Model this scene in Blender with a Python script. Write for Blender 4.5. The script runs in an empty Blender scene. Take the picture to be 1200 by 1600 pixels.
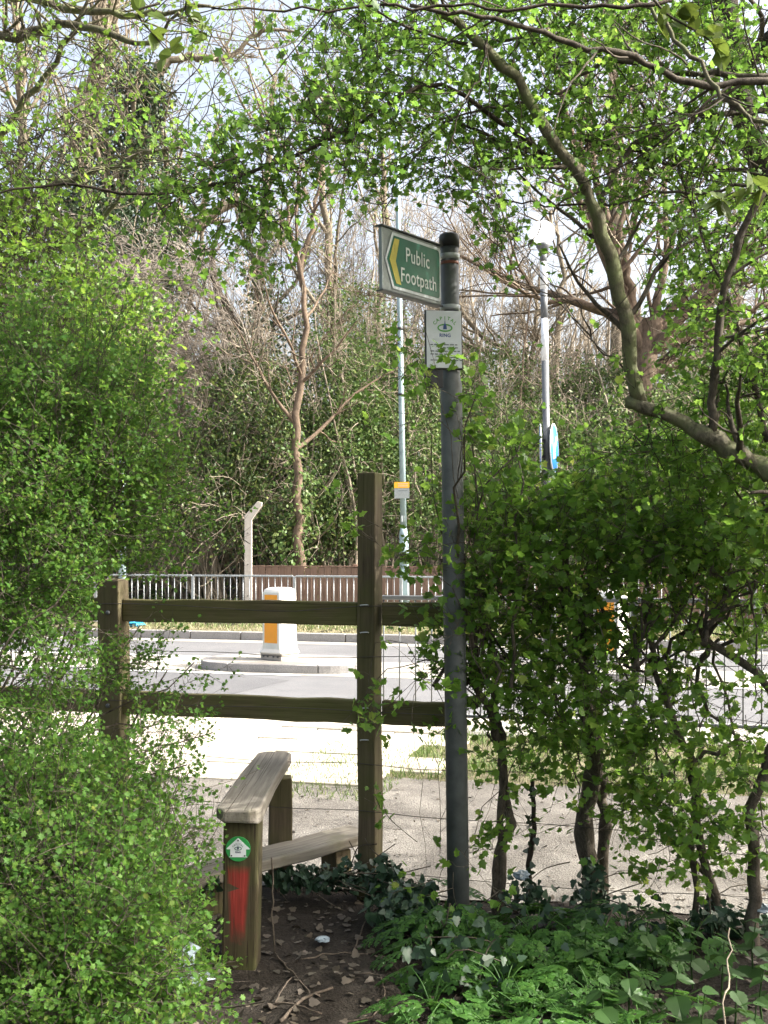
import bpy, math, random
import numpy as np
from mathutils import Vector, Matrix
random.seed(7)
rng = np.random.default_rng(11)
S = bpy.context.scene
COL = S.collection
R = math.radians

# ------------------------------------------------------------------ camera, sky, sun, exposure
F, HZ, EYE = 1700.0, 855.0, 1.55
cd = bpy.data.cameras.new("camera"); cam = bpy.data.objects.new("camera", cd); COL.objects.link(cam)
cam.location = (0, 0, EYE); cam.rotation_euler = (R(90), 0, 0)
cd.sensor_fit = 'AUTO'; cd.sensor_width = 36; cd.lens = F / 1600 * 36
cd.shift_y = (HZ - 800) / 1600; cd.clip_start = .05; cd.clip_end = 2000
S.camera = cam
SUN = Vector((1.0, -0.10, math.tan(R(38)) * 1.0)).normalized()      # towards the sun
W = bpy.data.worlds.new("World"); S.world = W; W.use_nodes = True
nt = W.node_tree; bg = nt.nodes["Background"]
sky = nt.nodes.new("ShaderNodeTexSky"); sky.sky_type = 'NISHITA'; sky.sun_disc = False
sky.sun_elevation = math.asin(SUN.z); sky.sun_rotation = math.atan2(SUN.x, SUN.y)
sky.air_density = 1.0; sky.dust_density = 9; sky.ozone_density = 0.3
hz_ = nt.nodes.new("ShaderNodeHueSaturation"); hz_.inputs["Saturation"].default_value = .66; hz_.inputs["Value"].default_value = 1.18   # sky colour desaturated and brightened overall
nt.links.new(sky.outputs[0], hz_.inputs["Color"]); nt.links.new(hz_.outputs[0], bg.inputs[0]); bg.inputs[1].default_value = .15
sl = bpy.data.lights.new("sun", 'SUN'); sl.energy = 4.0; sl.angle = R(.5); sl.color = (1, .965, .90)
so = bpy.data.objects.new("sun", sl); COL.objects.link(so)
so.rotation_euler = SUN.to_track_quat('Z', 'Y').to_euler(); so.location = (20, 0, 20)
S.view_settings.view_transform = 'Standard'; S.view_settings.look = 'None'
S.view_settings.exposure = 1.6; S.view_settings.gamma = 1
S.cycles.max_bounces = 7; S.cycles.diffuse_bounces = 4; S.cycles.transmission_bounces = 5
S.cycles.glossy_bounces = 2; S.cycles.use_denoising = True; S.cycles.sample_clamp_indirect = 6

# ------------------------------------------------------------------ coordinates
def P(px, py, d):                                   # photo pixel at depth d -> world
    return Vector(((px - 600) / F * d, d, EYE - (py - HZ) / F * d))
TH = R(14); U = np.array([math.cos(TH), -math.sin(TH)]); N = np.array([math.sin(TH), math.cos(TH)])
def RD(s, t, z=0):                                  # road frame: s along the kerb, t away from the viewer
    v = s * U + t * N
    return Vector((v[0], v[1], z))
def tof(x, y): return x * N[0] + y * N[1]
def sstep(a, b, x):
    x = np.clip((x - a) / (b - a), 0, 1); return x * x * (3 - 2 * x)
def gz(x, y):
    t = tof(np.asarray(x, float), np.asarray(y, float))
    z = .12 * sstep(4.8, 6.1, t)
    z = np.where(t > 9.05, -.15, z)
    z = np.where(t > 17.05, .12, z)
    z = z + sstep(21, 40, t) * 3.2
    return z

# ------------------------------------------------------------------ materials
def nodes(name):
    m = bpy.data.materials.new(name); m.use_nodes = True
    t = m.node_tree; t.nodes.clear()
    out = t.nodes.new("ShaderNodeOutputMaterial")
    return m, t, out
def N_(t, typ, **kw):
    n = t.nodes.new(typ)
    for k, v in kw.items(): setattr(n, k, v)
    return n
def ramp(t, fac, stops, interp='LINEAR'):
    r = N_(t, "ShaderNodeValToRGB"); r.color_ramp.interpolation = interp
    e = r.color_ramp.elements
    while len(e) < len(stops): e.new(.5)
    for i, (p, c) in enumerate(stops):
        e[i].position = p; e[i].color = (*c, 1)
    t.links.new(fac, r.inputs[0]); return r.outputs[0]
def noise(t, vec, scale, detail=4, rough=.6):
    n = N_(t, "ShaderNodeTexNoise"); n.inputs["Scale"].default_value = scale
    n.inputs["Detail"].default_value = detail; n.inputs["Roughness"].default_value = rough
    if vec is not None: t.links.new(vec, n.inputs["Vector"])
    return n.outputs[0]
def mapping(t, scale=(1, 1, 1), coord="Object"):
    c = N_(t, "ShaderNodeTexCoord"); m = N_(t, "ShaderNodeMapping")
    m.inputs["Scale"].default_value = scale
    t.links.new(c.outputs[coord], m.inputs[0]); return m.outputs[0]
def geo_pos(t, scale=(1, 1, 1)):
    g = N_(t, "ShaderNodeNewGeometry"); m = N_(t, "ShaderNodeMapping"); m.inputs["Scale"].default_value = scale
    t.links.new(g.outputs["Position"], m.inputs[0]); return m.outputs[0]
def mixc(t, fac, a, b, mode='MIX'):
    m = N_(t, "ShaderNodeMix", data_type='RGBA', blend_type=mode)
    if isinstance(fac, (int, float)): m.inputs[0].default_value = fac
    else: t.links.new(fac, m.inputs[0])
    for i, c in ((6, a), (7, b)):
        if isinstance(c, tuple): m.inputs[i].default_value = (*c, 1)
        else: t.links.new(c, m.inputs[i])
    return m.outputs[2]
def bump(t, h, strength=.3, dist=.01):
    b = N_(t, "ShaderNodeBump"); b.inputs["Strength"].default_value = strength; b.inputs["Distance"].default_value = dist
    t.links.new(h, b.inputs["Height"]); return b.outputs[0]
def pbsdf(t, col, rough=.7, metal=0, spec=.5, nrm=None, emit=None):
    b = N_(t, "ShaderNodeBsdfPrincipled")
    if isinstance(col, tuple): b.inputs["Base Color"].default_value = (*col, 1)
    else: t.links.new(col, b.inputs["Base Color"])
    if isinstance(rough, (int, float)): b.inputs["Roughness"].default_value = rough
    else: t.links.new(rough, b.inputs["Roughness"])
    b.inputs["Metallic"].default_value = metal; b.inputs["Specular IOR Level"].default_value = spec
    if nrm is not None: t.links.new(nrm, b.inputs["Normal"])
    if emit:
        b.inputs["Emission Color"].default_value = (*emit[0], 1); b.inputs["Emission Strength"].default_value = emit[1]
    return b.outputs[0]
def leaf_mat(name, stops, trans=.38, rough=.45, spec=.4, clump=.6):
    m, t, out = nodes(name)
    g = N_(t, "ShaderNodeNewGeometry")
    c = ramp(t, g.outputs["Random Per Island"], stops)
    nz = noise(t, geo_pos(t), clump * 6, 2)
    c = mixc(t, nz, mixc(t, .35, c, (.02, .04, .01)), mixc(t, .25, c, stops[-1][1]))
    a = pbsdf(t, c, rough, spec=spec)
    tr = N_(t, "ShaderNodeBsdfTranslucent")
    hs = N_(t, "ShaderNodeHueSaturation"); hs.inputs["Saturation"].default_value = 1.0; hs.inputs["Value"].default_value = 1.5
    hs.inputs["Hue"].default_value = .485
    t.links.new(c, hs.inputs["Color"]); t.links.new(hs.outputs[0], tr.inputs[0])
    mx = N_(t, "ShaderNodeMixShader"); mx.inputs[0].default_value = trans
    t.links.new(a, mx.inputs[1]); t.links.new(tr.outputs[0], mx.inputs[2]); t.links.new(mx.outputs[0], out.inputs[0])
    return m
def mat(name, builder):
    m, t, out = nodes(name); t.links.new(builder(t), out.inputs[0]); return m

L_haw = leaf_mat("hawthorn_leaf", [(0, (.048, .15, .018)), (.5, (.078, .205, .024)), (.9, (.14, .28, .04)), (1, (.24, .31, .06))], .62)
L_left = leaf_mat("bush_leaf", [(0, (.034, .125, .017)), (.5, (.058, .175, .022)), (.93, (.115, .24, .036)), (1, (.2, .26, .06))], .5, .55, .25)
L_lime = leaf_mat("young_leaf", [(0, (.08, .19, .022)), (.5, (.13, .26, .03)), (1, (.21, .34, .05))], .45)
L_can = leaf_mat("canopy_leaf", [(0, (.055, .15, .022)), (.5, (.095, .215, .03)), (1, (.17, .30, .05))], .66)
L_ivy = leaf_mat("ivy_leaf", [(0, (.016, .05, .016)), (.55, (.042, .10, .022)), (.85, (.12, .17, .04)), (1, (.22, .25, .08))], .18, .45, .3)
L_bank = leaf_mat("bank_leaf", [(0, (.032, .085, .018)), (.5, (.072, .155, .03)), (.8, (.14, .21, .06)), (1, (.25, .31, .12))], .3, .5, .3)
L_dark = leaf_mat("dark_ivy_leaf", [(0, (.010, .028, .012)), (.8, (.022, .05, .018)), (1, (.06, .09, .035))], .12, .33, .6)
L_gr = leaf_mat("ground_ivy_leaf", [(0, (.015, .04, .022)), (.7, (.03, .065, .035)), (1, (.06, .1, .06))], .1, .42, .4)
L_pars = leaf_mat("parsley_leaf", [(0, (.028, .092, .014)), (.5, (.042, .132, .018)), (1, (.07, .17, .026))], .4, .5)
L_net = leaf_mat("nettle_leaf", [(0, (.022, .062, .014)), (1, (.045, .105, .022))], .3, .5)
L_elder = leaf_mat("broad_leaf", [(0, (.05, .10, .02)), (1, (.14, .2, .03))], .4, .45)
L_grass = leaf_mat("grass_blade", [(0, (.07, .14, .03)), (.7, (.12, .21, .05)), (1, (.26, .27, .12))], .3, .6)
L_straw = leaf_mat("straw_blade", [(0, (.16, .16, .07)), (.6, (.30, .27, .15)), (1, (.45, .40, .26))], .3, .6)
L_dead = leaf_mat("dead_leaf", [(0, (.025, .018, .012)), (.65, (.065, .045, .033)), (.93, (.13, .10, .075)), (1, (.26, .22, .19))], .1, .6)

def bark(name, a, b, scale=14, moss=None):
    def f(t):
        v = geo_pos(t, (1, 1, .45)); n = noise(t, v, scale, 8, .8)
        c = ramp(t, n, [(.36, a), (.62, b)])
        if moss:
            n2 = noise(t, geo_pos(t), 9, 4)
            c = mixc(t, ramp(t, n2, [(.45, (0, 0, 0)), (.62, (1, 1, 1))]), c, moss)
        return pbsdf(t, c, .85, spec=.2, nrm=bump(t, n, 1.0, .012))
    return mat(name, f)
B_haw = bark("hawthorn_bark", (.03, .025, .018), (.13, .11, .085), 30)
B_dark = bark("dark_bark", (.02, .016, .012), (.07, .055, .04))
B_lich = bark("lichened_bark", (.045, .04, .028), (.21, .19, .13), 34, (.17, .19, .09))
B_bg = bark("grey_bark", (.10, .085, .06), (.26, .22, .16))
B_twig = bark("pale_twig", (.17, .145, .11), (.40, .34, .26), 3)
B_pink = bark("reddish_twig", (.14, .12, .10), (.31, .275, .23), 3)
B_red = bark("reddish_bark", (.07, .052, .036), (.19, .14, .10), 9)

def wood(name, pale, dark, green, axis='Z', algae=.5, scale=1.0):
    def f(t):
        sc = {'Z': (26, 26, 1.6), 'X': (1.6, 26, 26), 'Y': (26, 1.6, 26)}[axis]
        v = mapping(t, sc); n = noise(t, v, 1.6 * scale, 8, .7)
        c = ramp(t, n, [(.30, dark), (.62, pale)])
        v3 = mapping(t, tuple(.9 if k < 2 else 4 * k for k in sc)); n3 = noise(t, v3, 1.2, 3, .5)
        crack = ramp(t, n3, [(.30, (0, 0, 0)), (.40, (1, 1, 1))])
        c = mixc(t, crack, tuple(.55 * k for k in dark), c)
        n2 = noise(t, mapping(t, (1, 1, 1)), 4.5, 4)
        k = ramp(t, n2, [(.62 - algae * .3, (0, 0, 0)), (.78 - algae * .2, (1, 1, 1))])
        c = mixc(t, mixc(t, .5, (0, 0, 0), k), c, green)
        return pbsdf(t, c, .85, spec=.25, nrm=bump(t, n3, .5, .003))
    return mat(name, f)
M_post = wood("weathered_post", (.12, .095, .06), (.055, .043, .027), (.085, .095, .025), 'Z', .8)
M_rail = wood("weathered_rail", (.15, .12, .07), (.07, .055, .032), (.085, .10, .02), 'X', 1.0)
M_plank = wood("weathered_plank", (.25, .23, .195), (.13, .115, .095), (.14, .14, .07), 'Y', .1)
M_plankx = wood("weathered_step", (.24, .22, .18), (.12, .105, .085), (.13, .13, .06), 'X', .15)
M_board = wood("fence_board_wood", (.26, .17, .125), (.15, .095, .07), (.2, .15, .11), 'Z', .2)

def paint_post():
    def f(t):
        v = mapping(t, (26, 26, 1.6)); n = noise(t, v, 1.6, 8, .7)
        c = ramp(t, n, [(.3, (.026, .021, .013)), (.64, (.072, .058, .032))])
        n2 = noise(t, mapping(t), 5, 4)
        c = mixc(t, ramp(t, n2, [(.42, (0, 0, 0)), (.7, (.75, .75, .75))]), c, (.058, .068, .018))
        co = N_(t, "ShaderNodeTexCoord"); sp = N_(t, "ShaderNodeSeparateXYZ"); t.links.new(co.outputs["Object"], sp.inputs[0])
        def M(op, a, b):
            k = N_(t, "ShaderNodeMath", operation=op)
            for i, q in enumerate((a, b)):
                if isinstance(q, (int, float)): k.inputs[i].default_value = q
                elif q is not None: t.links.new(q, k.inputs[i])
            return k.outputs[0]
        w = M('SUBTRACT', noise(t, mapping(t, (1, 1, 1)), 23, 4), .5)
        x = M('ABSOLUTE', M('ADD', M('ADD', sp.outputs[0], .006), M('MULTIPLY', w, .004)), None)
        # smear: wide at z .40, narrow at z .12
        half = M('ADD', .027, M('MULTIPLY', M('SUBTRACT', sp.outputs[2], .10), .07))
        inside = M('MULTIPLY', M('SUBTRACT', half, x), 75)
        zt = M('MULTIPLY', M('SUBTRACT', .405, sp.outputs[2]), 30)
        zb = M('MULTIPLY', M('SUBTRACT', sp.outputs[2], M('ADD', .12, M('MULTIPLY', w, .1))), 14)
        k = M('MINIMUM', M('MINIMUM', inside, zt), zb)
        cl = N_(t, "ShaderNodeClamp"); t.links.new(k, cl.inputs[0])
        front = N_(t, "ShaderNodeMath", operation='LESS_THAN'); t.links.new(sp.outputs[1], front.inputs[0]); front.inputs[1].default_value = -.06
        gr = N_(t, 'ShaderNodeMapRange'); gr.inputs[1].default_value = .28; gr.inputs[2].default_value = .5; gr.inputs[3].default_value = .25; gr.inputs[4].default_value = 1; t.links.new(n, gr.inputs[0])
        k2 = M('MULTIPLY', M('MULTIPLY', cl.outputs[0], front.outputs[0]), gr.outputs[0])
        red = ramp(t, n, [(.3, (.12, .018, .014)), (.7, (.29, .038, .028))])
        c = mixc(t, k2, c, red)
        v3 = mapping(t, (104, 104, 5)); n3 = noise(t, v3, 1.2, 3, .5)
        c = mixc(t, ramp(t, n3, [(.34, (0, 0, 0)), (.39, (1, 1, 1))]), (.03, .022, .014), c)
        return pbsdf(t, c, .8, spec=.25, nrm=bump(t, n3, .5, .003))
    return mat("painted_post_wood", f)
M_paintpost = paint_post()

def simple(name, col, rough=.5, metal=0, var=.12, scale=8, spec=.5, emit=None):
    def f(t):
        n = noise(t, geo_pos(t), scale, 5)
        c = mixc(t, n, tuple(k * (1 - var * 2) for k in col), tuple(min(1, k * (1 + var)) for k in col))
        return pbsdf(t, c, rough, metal, spec, bump(t, n, .08, .004), emit)
    return mat(name, f)
M_steel = simple("weathered_grey_steel", (.095, .105, .105), .55, .0, .35, 20)
M_galv = simple("galvanised_steel", (.42, .45, .46), .45, .3, .2, 12)
M_rail_n = simple('shade_darkened_guardrail_steel', (.13, .14, .145), .55, .2, .2, 12)  # near rail steel darkened: silhouette shade of the bars put into the colour
M_blackp = simple("black_plastic", (.02, .02, .022), .5)
M_signback = simple("grey_sign_metal", (.30, .33, .33), .4, .35, .2, 30)
M_white = simple("white_sign_face", (.62, .66, .68), .45, 0, .06, 10)
M_green = simple("green_sign_face", (.012, .13, .075), .35, 0, .18, 14)
M_yellow = simple("yellow_sign_face", (.55, .47, .07), .4, 0, .25, 30)
M_letter = simple("white_letter", (.66, .70, .68), .45, 0, .05)
M_lgreen = simple("green_letter", (.09, .33, .05), .45, 0, .08)
M_lblue = simple("blue_letter", (.03, .07, .24), .45, 0, .08)
M_discgr = simple("green_disc", (.03, .27, .07), .4, 0, .1, 40)
M_grey_l = simple("grey_letter", (.10, .12, .13), .5)
M_red = simple("faded_red_tape", (.22, .08, .05), .6, 0, .3, 60)
M_bolw = simple("white_bollard_plastic", (.74, .71, .64), .4, 0, .12, 4)
M_bolg = simple("bollard_edge", (.58, .60, .55), .45, 0, .12, 8)
M_boly = simple("amber_bollard_panel", (.75, .30, .015), .4, 0, .1, 6)
M_colm = simple("pale_green_column_paint", (.30, .40, .42), .4, .1, .22, 6)
M_beac_d = simple("grey_beacon_band", (.11, .12, .13), .5, 0, .12)
M_beac_w = simple("white_beacon_band", (.78, .80, .82), .45, 0, .06)
M_globe = simple("white_beacon_globe", (.85, .85, .84), .3, 0, .03, 4, .5, ((1, .95, .9), 2))  # emission stands in for sun glare on the white globe
M_blue = simple("blue_road_sign", (.02, .20, .62), .35, 0, .05)
M_orange = simple("orange_sign", (.72, .36, .02), .45, 0, .12, 30)
M_wire = simple("rusty_wire", (.075, .065, .06), .55, .5, .3, 60)
M_conc = simple("pale_concrete", (.40, .37, .33), .85, 0, .2, 14, .2)
M_bag = simple("crumpled_white_plastic", (.22, .27, .30), .35, 0, .12, 20)
M_bluebag = simple("blue_plastic", (.03, .25, .42), .4)
M_staple = simple("zinc_staple", (.6, .62, .64), .3, .6)

def M_ground_f(name, stops, s1, s2, speck, b=.4, rough=.95):
    def f(t):
        n = noise(t, geo_pos(t), s1, 8, .7); n2 = noise(t, geo_pos(t), s2, 3, .6)
        c = ramp(t, n, stops)
        c = mixc(t, ramp(t, n2, [(.35, (0, 0, 0)), (.68, (1, 1, 1))]), mixc(t, .5, c, speck[0]), mixc(t, .35, c, speck[1]))
        return pbsdf(t, c, rough, spec=.2, nrm=bump(t, n2, b, .012))
    return mat(name, f)
M_soil = M_ground_f("dark_soil", [(.3, (.013, .011, .008)), (.7, (.032, .026, .020))], 5, 90, ((.009, .007, .005), (.06, .05, .04)), .9)
M_bankg = M_ground_f("verge_soil", [(.3, (.07, .07, .035)), (.7, (.17, .15, .09))], 3, 60, ((.06, .06, .03), (.34, .30, .2)), .8)
M_gravel = M_ground_f("gravel", [(.3, (.14, .13, .115)), (.7, (.23, .215, .19))], 3.5, 120, ((.06, .056, .052), (.46, .43, .38)), .8)
M_asph = M_ground_f("asphalt", [(.32, (.075, .078, .084)), (.68, (.13, .132, .138))], 1.2, 150, ((.07, .07, .075), (.32, .32, .32)), .5)
M_asph2 = M_ground_f("newer_asphalt", [(.3, (.07, .072, .078)), (.7, (.10, .102, .108))], 1.2, 150, ((.06, .06, .065), (.24, .24, .24)), .4)
M_pale = M_ground_f("pale_surfacing", [(.3, (.25, .24, .21)), (.7, (.34, .32, .28))], 2, 90, ((.18, .17, .15), (.48, .46, .41)), .3)
M_kerb = M_ground_f("kerb_stone", [(.3, (.18, .176, .17)), (.7, (.29, .28, .27))], 4, 90, ((.16, .16, .16), (.5, .48, .46)), .4)
M_slab = M_ground_f("paving_slab_stone", [(.3, (.36, .325, .265)), (.7, (.50, .455, .375))], 3, 70, ((.3, .27, .22), (.7, .66, .56)), .3)
M_line = M_ground_f("road_paint", [(.3, (.62, .62, .60)), (.7, (.78, .78, .76))], 6, 60, ((.4, .4, .4), (.85, .85, .83)), .2)
M_oran = simple("faded_orange_paint", (.5, .28, .12), .8)

# ------------------------------------------------------------------ mesh helpers
def link(o, parent=None):
    COL.objects.link(o)
    if parent is not None: o.parent = parent
    return o
def tag(o, label=None, cat=None, group=None, kind=None):
    if label: o["label"] = label
    if cat: o["category"] = cat
    if group: o["group"] = group
    if kind: o["kind"] = kind
    return o
def empty(name, loc=(0, 0, 0), rz=0, label=None, cat=None, group=None, kind=None, parent=None):
    o = bpy.data.objects.new(name, None); o.empty_display_size = .1
    link(o, parent); o.location = loc; o.rotation_euler = (0, 0, rz)
    return tag(o, label, cat, group, kind)
def mesh_np(name, v, f, m, parent=None, smooth=False, kind=None):
    """v (n,3); f (k,3) or (k,4) int array"""
    me = bpy.data.meshes.new(name); v = np.asarray(v, np.float32); f = np.asarray(f, np.int32)
    me.vertices.add(len(v)); me.vertices.foreach_set("co", v.ravel())
    n, k = f.shape
    me.loops.add(n * k); me.loops.foreach_set("vertex_index", f.ravel())
    me.polygons.add(n); me.polygons.foreach_set("loop_start", np.arange(0, n * k, k, dtype=np.int32))
    me.polygons.foreach_set("loop_total", np.full(n, k, np.int32))
    if smooth: me.polygons.foreach_set("use_smooth", np.ones(n, bool))
    me.update(calc_edges=True); me.materials.append(m)
    o = bpy.data.objects.new(name, me); link(o, parent)
    if kind: o["kind"] = kind
    return o
def mesh(name, verts, faces, m, parent=None, smooth=False):
    me = bpy.data.meshes.new(name); me.from_pydata([tuple(v) for v in verts], [], faces); me.update()
    me.materials.append(m)
    if smooth: me.polygons.foreach_set("use_smooth", [True] * len(me.polygons))
    o = bpy.data.objects.new(name, me); return link(o, parent)
def boxv(c, s):
    x, y, z = c; a, b, d = s[0] / 2, s[1] / 2, s[2] / 2
    return [(x + i * a, y + j * b, z + k * d) for i in (-1, 1) for j in (-1, 1) for k in (-1, 1)]
BF = [(0, 1, 3, 2), (4, 6, 7, 5), (0, 4, 5, 1), (2, 3, 7, 6), (0, 2, 6, 4), (1, 5, 7, 3)]
def bevel(o, w=.006, seg=2):
    md = o.modifiers.new("bevel", 'BEVEL'); md.width = w; md.segments = seg; md.limit_method = 'ANGLE'; return o
def box(name, c, s, m, parent=None, bv=.004):
    o = mesh(name, boxv(c, s), BF, m, parent)
    if bv: bevel(o, bv)
    return o
def lathe(name, prof, m, parent=None, seg=24, loc=(0, 0, 0)):
    v = []; f = []
    for r, z in prof:
        for i in range(seg):
            a = 2 * math.pi * i / seg; v.append((loc[0] + r * math.cos(a), loc[1] + r * math.sin(a), loc[2] + z))
    for j in range(len(prof) - 1):
        for i in range(seg):
            k = (i + 1) % seg; f.append((j * seg + i, j * seg + k, (j + 1) * seg + k, (j + 1) * seg + i))
    f.append(tuple(range(seg))[::-1]); f.append(tuple((len(prof) - 1) * seg + i for i in range(seg)))
    return mesh(name, v, f, m, parent, smooth=True)
def prism(name, poly, y0, y1, m, parent=None, bv=0):
    """polygon in XZ extruded along Y"""
    n = len(poly)
    v = [(x, y0, z) for x, z in poly] + [(x, y1, z) for x, z in poly]
    f = [tuple(range(n)), tuple(range(2 * n - 1, n - 1, -1))] + [(i, i + n, (i + 1) % n + n, (i + 1) % n) for i in range(n)]
    o = mesh(name, v, f, m, parent)
    if bv: bevel(o, bv)
    return o
def prismz(name, poly, z0, z1, m, parent=None, bv=0):
    n = len(poly)
    v = [(x, y, z0) for x, y in poly] + [(x, y, z1) for x, y in poly]
    f = [tuple(range(n))[::-1], tuple(range(n, 2 * n))] + [(i, (i + 1) % n, (i + 1) % n + n, i + n) for i in range(n)]
    o = mesh(name, v, f, m, parent)
    if bv: bevel(o, bv)
    return o
def resample(pts, k, wig=0):
    p = np.array([tuple(q) for q in pts], float)
    if len(p) == 2: p = np.array([p[0], (p[0] + p[1]) / 2, p[1]])
    ext = np.vstack([2 * p[0] - p[1], p, 2 * p[-1] - p[-2]])
    out = []
    L = np.r_[0, np.cumsum(np.linalg.norm(np.diff(p, axis=0), axis=1))]
    for u in np.linspace(0, L[-1], k):
        i = min(np.searchsorted(L, u, side='right') - 1, len(p) - 2); t = (u - L[i]) / max(L[i + 1] - L[i], 1e-9)
        a, b, c, d = ext[i], ext[i + 1], ext[i + 2], ext[i + 3]
        out.append(.5 * ((2 * b) + (-a + c) * t + (2 * a - 5 * b + 4 * c - d) * t * t + (-a + 3 * b - 3 * c + d) * t ** 3))
    out = np.array(out)
    if wig: out[1:-1] += rng.normal(0, wig, (k - 2, 3))
    return out
def tubes(paths, radii, sides):
    """paths (m,k,3), radii (m,k) -> v,f"""
    m, k, _ = paths.shape
    T = np.gradient(paths, axis=1); T /= np.linalg.norm(T, axis=2, keepdims=True) + 1e-9
    ref = np.where(np.abs(T[:, :1, 2:3]) > .8, np.array([[[1., 0, 0]]]), np.array([[[0, 0, 1.]]])) * np.ones((m, k, 1))
    A = np.cross(T, ref); A /= np.linalg.norm(A, axis=2, keepdims=True) + 1e-9
    B = np.cross(T, A)
    ang = np.arange(sides) * 2 * np.pi / sides
    v = paths[:, :, None, :] + radii[:, :, None, None] * (np.cos(ang)[None, None, :, None] * A[:, :, None, :] + np.sin(ang)[None, None, :, None] * B[:, :, None, :])
    idx = np.arange(m * k * sides).reshape(m, k, sides)
    a = idx[:, :-1, :]; b = np.roll(a, -1, axis=2); d = idx[:, 1:, :]; c = np.roll(d, -1, axis=2)
    return v.reshape(-1, 3), np.stack([a, b, c, d], -1).reshape(-1, 4)
def tube_obj(name, sets, m, parent=None, kind=None):
    V = []; Fq = []; off = 0
    for paths, radii, sides in sets:
        if len(paths) == 0: continue
        v, f = tubes(paths, radii, sides); V.append(v); Fq.append(f + off); off += len(v)
    return mesh_np(name, np.vstack(V), np.vstack(Fq), m, parent, True, kind)
def tube1(name, pts, r0, r1, m, parent=None, k=14, sides=10, wig=0):
    p = resample(pts, k, wig)[None]
    r = np.linspace(r0, r1, k)[None]
    if wig: r = r * (1 + rng.normal(0, .08, r.shape))
    v, f = tubes(p, r, sides)
    f = f.tolist(); n = len(v)
    f.append(list(range(sides))[::-1]); f.append(list(range(n - sides, n)))
    return mesh(name, v.tolist(), f, m, parent, True)
def norm(a): return a / (np.linalg.norm(a, axis=-1, keepdims=True) + 1e-9)
def walk(st, dr, ln, k, jit, up):
    m = len(st); p = np.empty((m, k, 3)); p[:, 0] = st; d = norm(dr)
    upv = np.array([0, 0, up]) if np.isscalar(up) else np.asarray(up)
    for i in range(1, k):
        d = norm(d + rng.normal(0, jit, (m, 3)) + upv)
        p[:, i] = p[:, i - 1] + d * (ln / (k - 1))[:, None]
    return p
def spawn(paths, rad, n, tr, ang, lf, k, jit=.15, up=.05, rr=.55, absolute=False, rend=.3, rmin=.0):
    m, K, _ = paths.shape
    L = np.linalg.norm(np.diff(paths, axis=1), axis=2).sum(1)
    M = m * n; idx = np.repeat(np.arange(m), n)
    t = rng.uniform(tr[0], tr[1], M) * (K - 1); i = np.minimum(t.astype(int), K - 2); fr = (t - i)[:, None]
    st = paths[idx, i] * (1 - fr) + paths[idx, i + 1] * fr
    T = norm(paths[idx, i + 1] - paths[idx, i])
    pr = norm(np.cross(T, rng.normal(size=(M, 3))))
    a = np.radians(rng.uniform(ang[0], ang[1], M))[:, None]
    d = np.cos(a) * T + np.sin(a) * pr
    ln = rng.uniform(lf[0], lf[1], M)
    if not absolute: ln = ln * L[idx] * (1 - .45 * t / (K - 1))
    r0 = np.maximum((rad[idx, i] * (1 - fr[:, 0]) + rad[idx, i + 1] * fr[:, 0]) * rr, rmin)
    p = walk(st, d, ln, k, jit, up)
    r = r0[:, None] * np.linspace(1, rend, k)[None]
    return p, r
OPEN = [(150, 912, 235, 980), (158, 1085, 196, 1150), (592, 328, 722, 482), (664, 480, 724, 540), (836, 330, 880, 378), (848, 645, 884, 728), (945, 925, 972, 948), (352, 1250, 416, 1490), (1000, 1030, 1150, 1120)]
def clear(p, r=None, boxes=None, dmax=13):
    """keep growth out of the sight lines that stay open in the hedge"""
    X = p[:, :, 0] / np.maximum(p[:, :, 1], .1) * F + 600; Y = HZ - (p[:, :, 2] - EYE) / np.maximum(p[:, :, 1], .1) * F
    k = np.ones(len(p), bool)
    for a, b, c, d in boxes or OPEN[:8]: k &= ~(((X > a) & (X < c) & (Y > b) & (Y < d)).any(1))
    return p[k] if r is None else (p[k], r[k])
# leaf shapes: (verts, tris), stem at the origin, tip at +Y
def half_leaf(outline, fold=.18):
    v = [(0, 0, 0), (0, .45, 0), (0, 1, -.05)]; f = []
    for sgn in (1, -1):
        base = len(v); pts = outline
        v += [(sgn * x, y, fold * x) for x, y in pts]
        ids = [0] + list(range(base, base + len(pts))) + [2]
        for a, b in zip(ids[:-1], ids[1:]):
            f.append((1, a, b) if sgn < 0 else (1, b, a))
    return np.array(v, float), np.array(f)
T_small = (np.array([(0, 0, 0), (.34, .5, .1), (0, 1, 0), (-.34, .5, .1)]), np.array([(0, 1, 2), (0, 2, 3)]))
T_haw = half_leaf([(.10, .2), (.42, .34), (.26, .48), (.44, .70), (.18, .74)])
T_maple = half_leaf([(.16, .08), (.44, .20), (.33, .38), (.50, .62), (.25, .66), (.15, .86)])
T_ivy = half_leaf([(.25, -.08), (.48, .22), (.30, .42), (.30, .62)], .1)
T_oval = half_leaf([(.20, .12), (.36, .38), (.30, .66), (.12, .88)], .22)
_te = [(.18, .02), (.36, .16), (.33, .22), (.40, .34), (.34, .40), (.34, .52), (.26, .58), (.24, .70), (.15, .76), (.12, .88)]
T_nettle = half_leaf(_te, .2)
def frames(d, nb, spin=.5):
    m = len(d); y = norm(d)
    up = norm(np.array([0, 0, nb]) + rng.normal(0, spin, (m, 3)))
    x = norm(np.cross(y, up)); z = np.cross(x, y)
    return np.stack([x, y, z], -1)
def scatter(tmpl, pos, Rm, sc):
    v, f = tmpl; m = len(pos)
    V = np.einsum('mij,nj->mni', Rm, v) * sc[:, None, None] + pos[:, None, :]
    Fi = f[None] + (np.arange(m) * len(v))[:, None, None]
    return V.reshape(-1, 3), Fi.reshape(-1, 3)
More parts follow.
